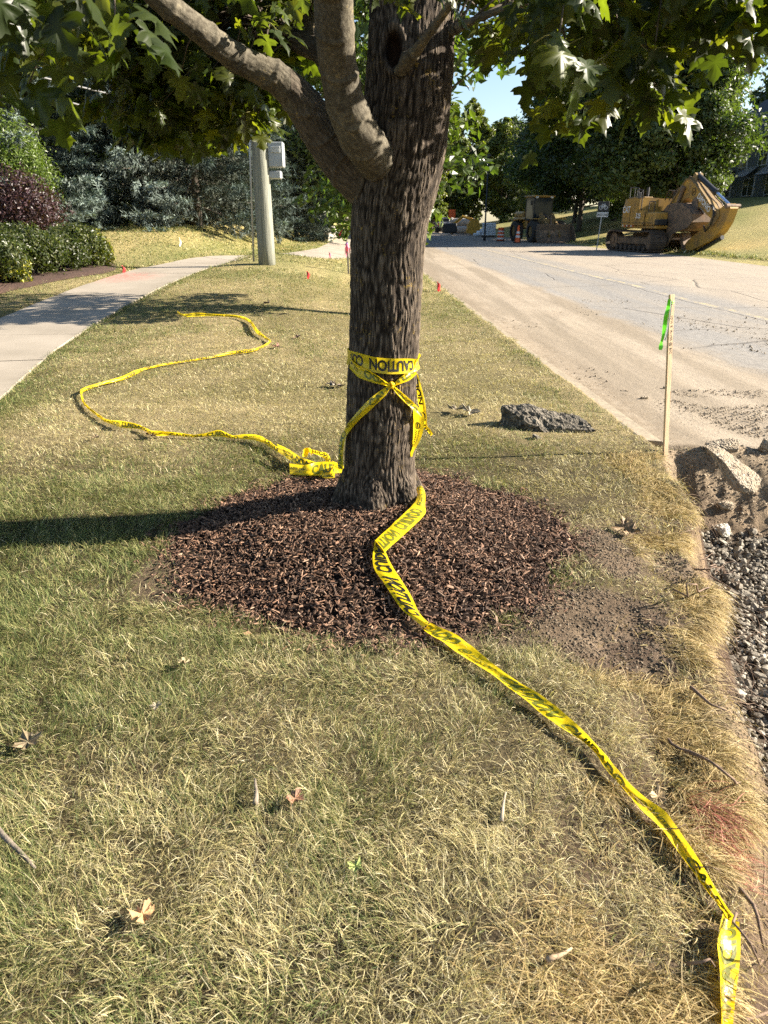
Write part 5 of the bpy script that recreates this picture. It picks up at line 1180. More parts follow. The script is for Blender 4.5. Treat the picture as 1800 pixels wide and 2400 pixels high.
# ---- blue spruces
m_needle = leafmat('spruce_needle', .10, rough=.85, tint=(1, 1.1, .7), spec=.1)
def make_spruce(label, h, r, seed, nb=210, per=44, pal=((.125, .165, .14), (.17, .215, .19), (.08, .11, .095), (.23, .28, .25))):
    rs = np.random.default_rng(seed); rr = random.Random(seed); root = thing('blue_spruce', label, 'tree', group='blue spruces on the left lawn')
    mb = MB(); mb.tube([(0, 0, -.3), (0, 0, h * .5), (0, 0, h)], [.24, .14, .02], 10); P = []; D = []; C = []; pal = np.array(pal)
    nwh = int(h / .48); nb = nwh * 9
    for k in range(nb):
        wh = k // 9; f = (wh + .4) / nwh; z0 = .55 + f * (h - .6) + rr.uniform(-.08, .08); L_ = r * (1 - f) ** .75 * rr.uniform(.62, 1.12) + .2; a = k * 6.2832 / 9 + wh * .37 + rr.uniform(-.28, .28)
        ca, sa = math.cos(a), math.sin(a); m = int(per * 1.5 * (L_ / r) ** 1.1) + 8
        u = rs.random(m) ** .55; side = rs.normal(0, 1, m) * .15 * L_ * (1.15 - u * .8); hang = rs.random(m) < .35
        sag = -.38 * L_ * u + .46 * L_ * np.clip(u - .5, 0, 1) ** 1.2
        x = L_ * u; p = np.stack([ca * x - sa * side, sa * x + ca * side, z0 + sag - .10 * np.abs(side) - np.where(hang, rs.uniform(.04, .34, m), 0)], 1)
        outd = np.stack([ca - sa * np.sign(side) * .7, sa + ca * np.sign(side) * .7, np.where(hang, -1.8, .05) + rs.normal(0, .25, m)], 1)
        P.append(p); D.append(outd); base = pal[rr.randrange(len(pal))] * rr.uniform(.8, 1.15); C.append(base[None] * rs.uniform(.7, 1.25, (m, 1)) * np.where(hang, .62, 1.05)[:, None] * (.5 + .55 * u)[:, None] + np.array([.03, .02, .005]) * (1 - u)[:, None])  # hanging shoots and inner needles coloured darker, painting shade below and inside the tiers
        if k % 2 == 0: mb.tube([(0, 0, z0), (ca * L_ * .5, sa * L_ * .5, z0 - .19 * L_), (ca * L_ * .92, sa * L_ * .92, z0 - .22 * L_)], [.03, .02, .006], 5, cap=False)
    mb.build('trunk', m_tbark, root, smooth=True, fix=False)
    P = np.concatenate(P); D = np.concatenate(D); C = np.concatenate(C); D /= np.linalg.norm(D, axis=1)[:, None]; n = len(P); K = 11
    V = []; 
    # each tuft: short shoots fanned round a twig direction
    dd = D[:, None] * 1.0 + rs.normal(0, .6, (n, K, 3)); dd /= np.linalg.norm(dd, axis=2)[..., None]; Ln = rs.uniform(.10, .22, (n, K, 1)); sidev = np.cross(dd, rs.normal(size=(n, K, 3))); sidev /= np.linalg.norm(sidev, axis=2)[..., None]
    o0 = P[:, None] + rs.normal(0, .035, (n, K, 3)); W_ = .020
    V = np.stack([o0 - sidev * W_, o0 + sidev * W_, o0 + dd * Ln], 2).reshape(-1, 3); Tn = np.arange(n * K * 3).reshape(-1, 3)
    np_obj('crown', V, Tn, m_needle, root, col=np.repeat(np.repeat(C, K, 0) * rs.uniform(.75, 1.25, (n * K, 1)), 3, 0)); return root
s1 = make_spruce('huge blue spruce at the left, behind the purple shrub', 13.5, 4.3, 501, 300, 60); ground_at(s1, -12.6, 24.5)
s2 = make_spruce('broad dark blue spruce on the berm left of the utility pole', 12.5, 4.6, 502, 280, 60, ((.10, .13, .115), (.14, .175, .155), (.07, .095, .082), (.19, .23, .205))); ground_at(s2, -6.9, 28.2)
for x, y, src, rz, sc_, lb in ((-9.9, 31.5, s2, 2.0, .98, 'dark blue spruce in the back between the two front spruces'), (-16.5, 29, s1, 1.0, 1.05, 'blue spruce at the left picture edge behind the huge one'), (-4.3, 37.5, s1, 2.6, .5, 'small blue spruce peeking out right of the utility pole')):
    dup(src, (x, y, gz(x, y) - .1), rz, lb, sc_)
# small green deciduous growth showing between spruces and behind the pole
g1 = make_tree('lime_tree', 'yellow green young tree growing between the spruces', 7.5, 1.9, .4, 7000, .10, LG + YL, 601, trunk_r=.08, nclump=30); ground_at(g1, -10.2, 27.2)
g2 = make_tree('hedgerow_tree', 'low bushy green tree over the far sidewalk right of the utility pole', 5.5, 3.2, .3, 11000, .13, [(.06, .085, .02), (.09, .12, .025)], 602, trunk_r=.1, nclump=40, group='bushy trees along the far sidewalk'); ground_at(g2, -6.2, 45)
for x, y, sc_, lb in ((-7.5, 56, 1.1, 'bushy green tree beyond the retaining wall'), (-5.6, 72, 1.2, 'bushy green tree farthest along the far sidewalk'), (-9.0, 40, 1.2, 'bushy green tree between the spruce and the pole')): dup(g2, (x, y, gz(x, y) - .1), x, lb, sc_)
st1 = make_tree('street_tree', 'shady street tree on the verge beyond the ash', 8.5, 3.0, 2.3, 14000, .11, DK, 603, trunk_r=.16, nclump=50, group='street trees farther along the verge'); ground_at(st1, -1.0, 37)
for x, y, lb in ((-1.0, 48, 'second street tree along the verge beyond the ash'), (-1.1, 58, 'third street tree along the verge'), (-1.2, 78, 'fourth street tree along the verge')): dup(st1, (x, y, gz(x, y)), x * 3, lb)

# ---- shrubs
def make_shrub(name, label, cat, c, rad, nl, ls, pal, seed, lobes=14, upright=0, asp=.5, light=0.0):
    rs = np.random.default_rng(seed); rr = random.Random(seed); root = thing(name, label, cat, c); mb = MB(); P = []; Nl = []; C = []; pal = np.array(pal)
    for k in range(lobes):
        a = k * 2.4; q = math.sqrt((k + .5) / lobes); lc_ = np.array([rad[0] * .62 * q * math.cos(a), rad[1] * .62 * q * math.sin(a), rad[2] * (.45 + .30 * (1 - q) + rr.uniform(-.08, .1))]); lr = np.array([rad[0], rad[1], rad[2] * .9]) * rr.uniform(.34, .48)
        m = nl // lobes; d = rs.normal(size=(m, 3)); d /= np.linalg.norm(d, axis=1)[:, None]; d[:, 2] = np.where(lc_[2] + d[:, 2] * lr[2] < .02, np.abs(d[:, 2]), d[:, 2])
        bump_ = .62 + .75 * vn(d[:, 0] * 4 + k, d[:, 1] * 4, d[:, 2] * 4, seed); P.append(lc_ + d * lr * (rs.random(m) ** .25 * bump_)[:, None]); Nl.append(d + rs.normal(size=(m, 3)) * .7 + np.array([0, 0, upright])); C.append(pal[rs.integers(0, len(pal), m)] * rs.uniform(.65, 1.3, (m, 1)) * rr.uniform(.8, 1.2))
        mb.tube([(lc_[0] * .15, lc_[1] * .15, 0), (lc_[0] * .6, lc_[1] * .6, lc_[2] * .6), tuple(lc_ + np.array([0, 0, lr[2] * .5]))], [.02, .014, .004], 5)
    P = np.concatenate(P); P[:, 2] = np.maximum(P[:, 2], .02); mb.build('stems', m_tbark, root, fix=False)
    join_mesh('foliage', [leaf_cards(P, np.concatenate(Nl), ls * rs.uniform(.6, 1.3, len(P)), np.concatenate(C), asp)], m_tree_leaf, parent=root); return root
def gpos(px, py, dx=0, dy=0): g = G(px, py); return (g.x + dx, g.y + dy, gz(g.x + dx, g.y + dy) - .03)
make_shrub('green_shrub', 'light green feathery shrub, the topmost at the left edge', 'shrub', gpos(30, 560, -1.6, 4.0), (1.5, 1.3, 3.0), 13000, .06, [(.12, .17, .035), (.15, .20, .045), (.09, .135, .03)], 701, 20, asp=.35)
make_shrub('purple_shrub', 'dark purple leaved barberry shrub under the light green shrub', 'shrub', gpos(30, 560, -.75, 2.3), (1.45, 1.2, 1.75), 13000, .045, [(.040, .018, .024), (.060, .028, .034), (.030, .015, .02), (.08, .045, .048)], 702, 20)
HG = [(.035, .05, .014), (.05, .066, .018), (.07, .08, .02)]; GD = [(.30, .28, .03), (.38, .34, .045), (.20, .22, .03)]
hl = 'low clipped shrubs along the left bed'
for k, (px, py, rad, pal, lb) in enumerate([(20, 612, (.95, .8, 1.0), HG, 'dark green juniper with gold tips nearest at the left edge'), (95, 602, (.8, .75, .84), HG, 'dark green spreading juniper in the middle of the left bed'), (150, 592, (.72, .7, .98), HG + [(.10, .11, .03)], 'dark green juniper beside the golden shrub'), (186, 587, (.5, .6, .78), GD, 'golden yellow shrub at the right end of the left bed'), (-70, 640, (.9, .8, 1.1), HG, 'dark green juniper cut by the left picture edge'), (2, 625, (.45, .4, .62), GD + HG, 'small gold tipped shrub low at the left edge')]):
    o = make_shrub('low_shrub', lb, 'shrub', gpos(px, py - 6, 0, rad[1] * .8), rad, 9000, .035, pal, 710 + k, 14); o['group'] = hl
# mulch bed under the shrubs
bp_ = [G(*q) for q in ((-160, 740), (-60, 690), (0, 637), (60, 622), (130, 606), (190, 596), (245, 586), (240, 570), (140, 545), (0, 530), (-160, 520))]
c0 = np.mean([tuple(p) for p in bp_], 0)
Vb = []; Fb = []; nr, na = 14, len(bp_) * 6; ring = catmull(np.array([tuple(p)[:2] for p in bp_ + bp_[:1]]), .3)
for i in range(nr + 1):
    f = i / nr
    for q in ring: x = c0[0] + (q[0] - c0[0]) * f; y = c0[1] + (q[1] - c0[1]) * f; Vb.append((x, y, gz(x, y) + .035 * min(1, (1 - f) * 6) + .006 + .02 * random.random() * (f < 1)))
nq = len(ring)
for i in range(nr):
    for j in range(nq - 1): Fb.append((i * nq + j, i * nq + j + 1, (i + 1) * nq + j + 1, (i + 1) * nq + j))
tag(np_obj('mulch_bed', Vb, np.array(Fb), simple('bed_mulch', (.085, .045, .03), .9, nscale=40, namt=.6, bump=1.0)), kind='structure')

# ================================================================ STREET FURNITURE, FLAGS
m_pole = simple('pole_wood', (.27, .275, .22), .85, nscale=5, namt=.4, aniso=(9, 9, .35), bump=.5, c2=(.12, .125, .10))
m_grey = simple('grey_metal', (.38, .40, .41), .45, .4, nscale=4, namt=.2); m_dkm = simple('dark_metal', (.05, .052, .055), .5, .5, nscale=6); m_white = simple('white_paint', (.75, .75, .72), .6, nscale=5, namt=.12)
pc = G(577, 573); pole = thing('utility_pole', 'weathered grey green wooden utility pole left of the maple', 'utility pole', pc)
zc_ = pc.y * math.cos(PITCH) + (CAMZ - pc.z) * math.sin(PITCH); rp = 36 / FPX * zc_ / 2
MB().tube([(0, 0, -.3), (0, 0, .5), (-.03, 0, 5), (-.06, 0, 9)], [rp * 1.02, rp, rp * .84, rp * .7], 22).build('post', m_pole, pole, smooth=True)
def pl_(px, py, dy=0): return at(px, py, pc.y + dy) - pc
MB().tube([tuple(pl_(548, 565, -.16)), tuple(pl_(540, 330, -.16)), tuple(pl_(538, 150, -.16))], [.022] * 3, 8).build('conduit', m_grey, pole, smooth=True)
q = pl_(597, 335, .1); MB().box(tuple(q), (.34, .3, .5), bev=.02).box((q.x, q.y - .16, q.z + .1), (.22, .02, .14), bev=.005).build('meter_box', m_grey, pole)
lv = MB()
for k in range(5): lv.box((q.x, q.y - .175, q.z + .05 + .025 * k), (.18, .012, .008))
lv.build('louver', m_white, pole)
q = pl_(592, 378, .1); MB().box(tuple(q), (.34, .26, .16), bev=.02).build('junction_box', m_grey, pole)
m_cab = simple('cable_grey', (.16, .16, .16), .6); w = MB(); wz = Vector((pc.x, pc.y, pc.z + 7.2))
for (a, b2, h_) in ((at(0, 128, 16), at(135, 168, 17.5), 0), (at(-60, 140, 15), at(130, 205, 17), 0)):
    d = (b2 - a).normalized(); p0 = a - d * 14; p1 = b2 + d * 3.0
    pts = [p0.lerp(p1, t) + Vector((0, 0, -.18 * math.sin(math.pi * t))) for t in np.linspace(0, 1, 12)]; w.tube([tuple(p) for p in pts], [.018] * 12, 6)
    tag(w.build('overhead_cable', m_cab, smooth=True, fix=False), 'upper of two grey overhead cables at upper left' if h_ == 0 and len(w.v) == 1 and a.x == at(0, 128, 16).x else 'lower of two grey overhead cables at upper left', 'cable', 'overhead cables'); w = MB()

m_red = simple('flag_red', (.75, .03, .035), .5, namt=.15); m_pink = simple('flag_pink', (.85, .16, .25), .5, namt=.15); m_wfl = simple('flag_white', (.8, .78, .76), .6, namt=.1); m_wire = simple('flag_wire', (.35, .33, .3), .5, .6)
def marker_flag(px, py, hgt, kind, label, lean=0.0, s=1.0):
    g = G(px, py); m = {'r': m_red, 'p': m_pink, 'w': m_wfl}[kind]; rs = random.Random(px)
    t = thing('marker_flag', label, 'marker flag', (g.x, g.y, g.z - .01), group='small utility marker flags in the lawn')
    MB().tube([(0, 0, -.02), (lean * .5 + .005, 0, hgt * .5), (lean, 0, hgt)], [.0022] * 3, 5).build('wire', m_wire, t, fix=False)
    W_, H_ = .12 * s, .10 * s; V = []; nu, nv__ = 8, 5
    for j in range(nv__):
        for i in range(nu):
            u, v = i / (nu - 1), j / (nv__ - 1)
            fx = u * W_ * (.45 + .12 * math.sin(v * 5)); V.append((lean + fx * (1 - .3 * v) - .3 * W_ * (kind == 'w') * u, .035 * math.sin(u * 7 + v * 2), hgt - v * H_ - u * .05 * s * (1 + v)))
    np_obj('flag', V, grid_faces(nu, nv__), m, t, smooth=True); return t
marker_flag(663, 602, .17, 'r', 'red marker flag on the verge between the utility pole and the maple')
marker_flag(944, 630, .23, 'r', 'red marker flag standing at the kerb just right of the maple trunk', s=1.25)
marker_flag(945, 629, .13, 'r', 'lower red flag of the pair at the kerb right of the trunk', s=1.1)
marker_flag(265, 589, .16, 'r', 'red marker flag at the left edge of the sidewalk')
marker_flag(711, 560, .22, 'p', 'small pink marker flag on the far sidewalk edge')
marker_flag(234, 572, .28, 'w', 'white marker flag beside the golden shrub', s=1.6, lean=.03)
marker_flag(392, 533, .26, 'w', 'white marker flag halfway up the berm', s=1.6, lean=-.04)
marker_flag(505, 507, .30, 'w', 'white marker flag under the spruce left of the pole', s=2.0)
marker_flag(741, 572, .45, 'p', 'leaning pink marker flag just left of the far stake', s=1.5, lean=.06)
g = G(752, 592); st = thing('survey_stake', 'thin grey stake with pink ribbon on top, left of the trunk far along the verge', 'stake', g)
hs_ = (at(748, 527, g.y) - g).z; MB().box((0, 0, hs_ / 2), (.04, .02, hs_ + .1), ry=-.03).box((.06, .05, hs_ / 2 - .03), (.035, .02, hs_ - .1), ry=-.05).build('post', simple('grey_wood', (.34, .30, .26), .9, nscale=8, aniso=(8, 8, 1)), st)
MB().tube([(-.02, -.02, hs_ - .16), (0, -.03, hs_ - .08), (-.02, -.02, hs_)], [.03, .045, .03], 7).build('ribbon', m_pink, st, smooth=True)
MB().tube([(-.04, -.02, hs_ - .02), (0, -.03, hs_ + .02)], [.03, .02], 7).build('ribbon', simple('ribbon_violet', (.25, .12, .45), .5), st, smooth=True)
# hydrant
g = G(734, 514); hy = thing('fire_hydrant', 'small red fire hydrant beside the far sidewalk', 'fire hydrant', g); m_hyd = simple('hydrant_red', (.55, .035, .03), .45, nscale=9)
MB().lathe([(.17, 0), (.17, .05), (.12, .06), (.115, .5), (.15, .52), (.15, .57), (.12, .6), (.09, .72), (.03, .78), (0, .8)], n=18).build('barrel', m_hyd, hy, smooth=True)
MB().cyl((-.2, 0, .42), (.2, 0, .42), .055, 12).cyl((0, -.2, .38), (0, 0, .38), .075, 12).build('nozzle', m_hyd, hy)
# low retaining wall by the far walk
m_blk = simple('block_wall', (.42, .39, .33), .9, nscale=5, namt=.3, bump=.4)
y_ = 38.0; k = 0; rwall = thing('retaining_wall', 'low stepped pale block retaining wall beside the far sidewalk', 'wall', (-2.75, 36, gz(-2.8, 36)))
while y_ < 54:
    xx_ = float(np.interp(y_, WALKD[:, 1], WALKD[:, 0])) - .98; hh_ = .45 + .05 * k
    MB().box((xx_ + 2.75, y_ - 36 + .8, hh_ / 2 - .3), (.28, 1.56, hh_ + .6), bev=.03).build('block', m_blk, rwall); y_ += 1.62; k = min(k + 1, 4)
# lamp post
g = Vector((at(1047, 508, 62).x, 62, 0)); lp_ = thing('lamp_post', 'tall thin dark lamp post beyond the wheel loader', 'lamp post', (g.x, g.y, -.1))
hh_ = (at(1050, 338, 62)).z + .1; MB().tube([(0, 0, 0), (0, 0, .5), (0, 0, hh_)], [.13, .07, .05], 10).build('pole', m_dkm, lp_, smooth=True)
MB().box((.0, -.35, hh_ + .02), (.22, .8, .14), bev=.04).build('lamp_head', m_dkm, lp_)
# bike lane sign
g = G(1290, 528); g = Vector((at(1290, 528, 42).x, 42, gz(at(1290, 528, 42).x, 42))); hs_ = at(1297, 434, 42).z - g.z
bs = thing('bike_lane_sign', 'black and white BIKE LANE sign on a thin leaning post left of the excavator', 'road sign', g)
lean = .12; MB().box((lean / 2, .03, (hs_) / 2), (.05, .04, hs_), ry=math.atan(lean / hs_)).build('post', m_grey, bs)
MB().box((lean, 0, hs_ - .28), (.62, .02, .52), bev=.008).build('panel', simple('sign_black', (.02, .02, .022), .5), bs)
MB().box((lean, 0, hs_ - .69), (.62, .02, .24), bev=.008).build('panel', m_white, bs)
def flat_text(body, h_, Mt, m, parent, bold=.02, name='lettering', xs=1., align='CENTER'):
    V, F = text_np(body, h_, bold, xs, align=align); return np_obj(name, [tuple(Mt @ Vector(v)) for v in V], F, m, parent)
RX90 = Matrix.Rotation(math.radians(90), 4, 'X')
flat_text('BIKE LANE', .11, Matrix.Translation((lean, -.013, hs_ - .745)) @ RX90, m_ink, bs, .03, xs=.8)
em = []
def disc_ring(cx, cz, r0, r1):
    V, F = ring_np((cx, cz), r0, r1, 20); return V, F
V1, F1 = ring_np((-.13, -.05), .075, .10, 20); V2_, F2 = ring_np((.13, -.05), .075, .10, 20)
Vx = np.concatenate([V1, V2_]); Fx = np.concatenate([F1, F2 + len(V1)])
def bar2(p, q, w):
    d = np.array(q) - np.array(p); d = d / np.linalg.norm(d); n_ = np.array([-d[1], d[0]]) * w / 2
    return np.array([(*(np.array(p) + n_), 0), (*(np.array(q) + n_), 0), (*(np.array(q) - n_), 0), (*(np.array(p) - n_), 0)])
for p, q in (((-.13, -.05), (-.05, .08)), ((-.05, .08), (.08, .08)), ((.08, .08), (0, -.05)), ((0, -.05), (-.13, -.05)), ((0, -.05), (-.06, .11)), ((.13, -.05), (.07, .13)), ((.04, .14), (.10, .13)), ((-.10, .115), (-.03, .115))):
    b_ = bar2(p, q, .02); Fx = np.concatenate([Fx, np.array([[0, 1, 2], [0, 2, 3]]) + len(Vx)]); Vx = np.concatenate([Vx, b_])
Mt = Matrix.Translation((lean, -.013, hs_ - .28)) @ RX90; np_obj('bicycle_symbol', [tuple(Mt @ Vector(v)) for v in Vx], Fx, m_white, bs)

# traffic drum and cone-like channelizer
m_or = simple('safety_orange', (.85, .13, .02), .5, nscale=5, namt=.15); m_rub = simple('black_rubber', (.025, .024, .023), .8, nscale=10, bump=.2)
def gflat(px, py, z=-.12):
    d = ray(px, py); t_ = (z - CAMZ) / d[2]; return Vector(np.array([0, 0, CAMZ]) + d * t_)
def drum(px, py, sc_, label, prof, bands, name, lean=0):
    g = gflat(px, py); t = thing(name, label, name.replace('_', ' '), g, group='orange and white work zone markers'); 
    def rad(z): return float(np.interp(z, [p[1] for p in prof], [p[0] for p in prof]))
    MB().lathe([(r * sc_, z * sc_) for r, z in prof] + [(0, prof[-1][1] * sc_)], n=22).build('body', m_or, t, smooth=False)
    for z0, z1 in bands: MB().lathe([((rad(z0) + .006) * sc_, z0 * sc_), ((rad(z1) + .006) * sc_, z1 * sc_)], n=22).build('reflective_band', m_white, t)
    MB().lathe([(.0, 0), (prof[0][0] * 1.35 * sc_, 0), (prof[0][0] * 1.35 * sc_, .06 * sc_), (prof[0][0] * .9 * sc_, .07 * sc_)], n=8).build('base', m_rub, t); t.rotation_euler = (0, lean, 0); return t
drum(1081, 521, 1.0, 'orange and white striped traffic drum left of the wheel loader', [(.29, .05), (.29, .30), (.27, .31), (.27, .55), (.25, .56), (.25, .80), (.23, .81), (.22, 1.02)], [(.14, .28), (.44, .54), (.68, .79)], 'traffic_drum')
drum(1117, 525, 1.05, 'tall orange and white traffic cone in front of the loader wheel', [(.20, .05), (.16, .3), (.12, .6), (.085, .85), (.075, 1.15)], [(.36, .50), (.62, .76)], 'traffic_cone', .04)

# ---- pipes, wrapped pallet, distant work site
m_pipe = simple('concrete_pipe', (.46, .42, .36), .9, nscale=3, namt=.25); m_wrap = simple('white_wrap', (.72, .76, .80), .35, nscale=6, namt=.2, bump=.5)
def far(px, Yd, z=-.1): p = at(px, 500, Yd); return Vector((p.x, Yd, z))
rg = random.Random(3)
Yp = 88; p0 = far(978, Yp); p1 = far(1012, Yp)
for k, (dy, z_, lb) in enumerate([(0, .45, 'lowest concrete pipe in front of the far pipe stack'), (1.0, .45, 'lower concrete pipe at the back of the far stack'), (.5, 1.25, 'concrete pipe lying on top of the far pipe stack')]):
    t = thing('concrete_pipe', lb, 'pipe', (p0.x, Yp + dy, z_ - .05), group='concrete pipes stacked by the road'); ln = (p1.x - p0.x) * 1.3; MB().tube([(0, 0, 0), (ln, -1.2, 0)], [.42, .42], 20, cap=False).tube([(0, 0, 0), (ln, -1.2, 0)], [.33, .33], 20, cap=False).tube([(-.15, .05, 0), (.05, -.01, 0)], [.5, .5], 20).build('barrel', m_pipe, t, smooth=False)
p0 = far(1042, 74); t = thing('wrapped_pallet', 'pallet of bagged goods wrapped in white plastic by the road', 'pallet', (p0.x, 74, -.1))
wr_ = MB()
for k in range(6): wr_.box((.62 + .03 * math.sin(k * 2), 0, .24 + k * .19), (1.25 + .06 * math.sin(k * 3.1), 1.1, .185), bev=.06)
wr_.build('bags', m_wrap, t); MB().box((.62, 0, .07), (1.3, 1.15, .12)).build('base', m_tbark, t)
p0 = far(1027, 76); t = thing('wrapped_pallet', 'collapsed low heap of plastic wrapped bags left of the tall white pallet', 'pallet', (p0.x, 76, -.1))
wr_ = MB()
for k in range(4): wr_.box((.1 + .4 * k, .1 * k, .18 + .13 * k), (.6, .8, .32 + .16 * k), bev=.1, rz=.3 * k)
wr_.build('bags', m_wrap, t)
p0 = far(1007, 84); t = thing('mini_digger', 'yellow machine bucket and arm beside the far pipe stack', 'digger', (p0.x, 84, -.1)); m_dy = simple('digger_yellow', (.62, .34, .035), .5, nscale=4)
MB().prism([(0, .2), (.9, 0), (1.5, .5), (1.3, 1.5), (.5, 1.7), (.1, 1.0)], 1.1, Matrix()).build('bucket', m_dy, t); MB().tube([(.6, 0, 1.6), (-.4, .3, 1.9), (-1.5, .6, 1.0)], [.16, .18, .16], 6).build('arm', m_dy, t)
MB().box((-1.8, .8, .7), (1.6, 1.4, 1.0), bev=.1).build('body', m_dkm, t)
p0 = far(975, 96); t = thing('work_sign', 'small orange road work sign on a post at the far work site', 'road sign', (p0.x, 96, -.1)); MB().box((0, 0, .9), (.06, .06, 1.9)).build('post', m_grey, t); MB().box((0, -.04, 2.15), (.85, .03, 1.15), bev=.01).build('panel', m_or, t)
def far_truck(px, Yd, c_, lb):
    p = far(px, Yd); t = thing('parked_truck', lb, 'truck', (p.x, Yd, -.1), group='vehicles parked at the far work site')
    MB().box((0, 0, .95), (1.9, 4.6, .7), bev=.15).box((0, .6, 1.5), (1.7, 1.9, .6), bev=.2).build('body', c_, t); MB().box((0, -.36, 1.52), (1.45, .05, .42)).build('rear_window', m_dkm, t)
    for sx in (-.8, .8):
        for sy in (-1.5, 1.5): MB().cyl((sx - .12, sy, .4), (sx + .12, sy, .4), .4, 16).build('wheel', m_rub, t)
        MB().box((sx, -2.32, 1.05), (.18, .05, .32)).build('taillight', m_red, t)
far_truck(938, 108, m_dkm, 'dark pickup at the far end of the road beside the trunk'); far_truck(957, 100, simple('far_truck_grey', (.2, .21, .22), .4, .3), 'grey pickup just left of the far pipe stack')

# ================================================================ EXCAVATOR
m_cy = simple('machine_yellow', (.50, .28, .045), .5, nscale=2.2, namt=.35, c2=(.27, .165, .06), bump=.05)
m_cyd = simple('machine_yellow_dusty', (.30, .19, .06), .75, nscale=3, namt=.4, c2=(.18, .125, .065))
m_steel = simple('worn_steel', (.13, .10, .075), .65, .35, nscale=4, namt=.45, c2=(.26, .18, .12), bump=.3)
m_track = simple('track_steel', (.12, .095, .075), .75, .3, nscale=6, namt=.4, bump=.4); m_blk_ = simple('machine_black', (.022, .022, .024), .5, nscale=8); m_chr, N, L = mat_new('chrome_rod'); N['Principled BSDF'].inputs['Base Color'].default_value = (.75, .8, .9, 1); N['Principled BSDF'].inputs['Metallic'].default_value = 1; N['Principled BSDF'].inputs['Roughness'].default_value = .15
m_glass, N, L = mat_new('cab_glass'); bb = N['Principled BSDF']; bb.inputs['Base Color'].default_value = (.02, .03, .04, 1); bb.inputs['Roughness'].default_value = .12; bb.inputs['Specular IOR Level'].default_value = .35
EXS = 1.06; ex0 = Vector((14.75, 41.2, -.05)); ex = thing('excavator', 'large yellow crawler excavator parked across the road with its arm folded under', 'excavator', ex0, math.radians(-78)); ex.scale = (EXS,) * 3
def YM(y): return Matrix.Translation((0, y, 0))
ID = Matrix()
def track(yc):
    prof = []; nshoe = 46; r = .46; Lh = 1.75; per = 4 * Lh + 2 * math.pi * r
    def pt(s):
        s %= per
        if s < 2 * Lh: return (-Lh + s, .0 + .0, 0)
        s -= 2 * Lh
        if s < math.pi * r: a = s / r; return (Lh + r * math.sin(a), r - r * math.cos(a), a)
        s -= math.pi * r
        if s < 2 * Lh: return (Lh - s, 2 * r - .03 * math.sin(math.pi * s / (2 * Lh)), math.pi)
        s -= 2 * Lh; a = s / r; return (-Lh - r * math.sin(a), r + r * math.cos(a), math.pi + a)
    mb = MB(); mb.prism([pt(per * k / 70)[:2] for k in range(70)][::1], .30, YM(yc)) if False else None
    for k in range(nshoe):
        x, z, a = pt(per * k / nshoe); M = Matrix.Translation((x, yc, z)) @ Matrix.Rotation(-a, 4, 'Y')
        b0 = MB().box((0, 0, .0), (per / nshoe * .94, .80, .035)); b0.box((per / nshoe * .3, 0, -.035), (.02, .78, .05)).box((-per / nshoe * .1, 0, -.03), (.02, .78, .035))
        for V in b0.v: mb.add([tuple(M @ Vector(v)) for v in V], [])
        for kk, fs_ in b0.f.items():
            for f in fs_: mb.f[kk].append([i + mb.n - b0.n for i in f])
    t = mb.build('track', m_track, ex)
    MB().box((0, yc, r), (2 * Lh * .96, .34, .42), bev=.08).box((0, yc - .1 * (1 if yc > 0 else -1), r + .03), (2 * Lh * .7, .52, .2), bev=.04).build('track_frame', m_steel, t)
    sg = -1 if yc < 0 else 1
    for x in (-Lh, Lh): MB().cyl((x, yc - .2, r), (x, yc + .2, r), .38, 22).cyl((x, yc - .24, r), (x, yc + .24, r), .14, 14).build('sprocket', m_steel, t)
    for k in range(7): MB().cyl((-1.3 + k * .43, yc - .24, .14), (-1.3 + k * .43, yc + .24, .14), .13, 14).build('roller', m_track, t)
track(-1.22); track(1.22)
MB().box((0, 0, .62), (1.9, 1.7, .42), bev=.08).cyl((0, 0, .8), (0, 0, 1.05), .7, 24).build('undercarriage', m_steel, ex)
# upper works: right side (-y) faces the camera
def AX(x): return x if x < 1.2 else 1.2 + (x - 1.2) * .86
def AZ(z): return z if z < 1.5 else 1.5 + (z - 1.5) * .88
def prof_y(poly, y0, y1, name, m): return MB().prism(poly, abs(y1 - y0), YM((y0 + y1) / 2)).build(name, m, ex)
arc = [(-.75 - .97 * max(0, math.cos(a)) ** .6, 1.38 * math.copysign(abs(math.sin(a)) ** .6, a)) for a in np.linspace(-1.45, 1.45, 15)]
cwv = []; pts2 = [(-.75, -1.38)] + [(x, y) for x, y in arc] + [(-.75, 1.38)]
mbw = MB(); n_ = len(pts2); Vw = [(x, y, 1.08) for x, y in pts2] + [(x * 1.01, y, 2.0) for x, y in pts2] + [(x * .94, y * .96, 2.42) for x, y in pts2]
mbw.add(Vw, [(i, (i + 1) % n_, n_ + (i + 1) % n_, n_ + i) for i in range(n_)] + [(n_ + i, n_ + (i + 1) % n_, 2 * n_ + (i + 1) % n_, 2 * n_ + i) for i in range(n_)] + [tuple(2 * n_ + i for i in range(n_)), tuple(range(n_))[::-1]])
cw = mbw.build('counterweight', m_cy, ex)
MB().box((.55, 0, 1.12), (2.7, 2.6, .16), bev=.03).build('deck', m_cy, ex)
prof_y([(-.74, 1.2), (.95, 1.2), (.95, 1.86), (.35, 1.86), (.35, 2.44), (-.74, 2.44)], -1.385, -.35, 'engine_cover', m_cy)
prof_y([(-.74, 1.2), (.25, 1.2), (.25, 2.42), (-.74, 2.42)], -.35, 1.35, 'engine_cover', m_cy)
MB().box((1.42, -1.02, 1.48), (.86, .70, .60), bev=.05).build('tank', m_cy, ex); MB().box((1.95, -1.08, 1.33), (.22, .56, .26), bev=.03).build('step', m_blk_, ex)
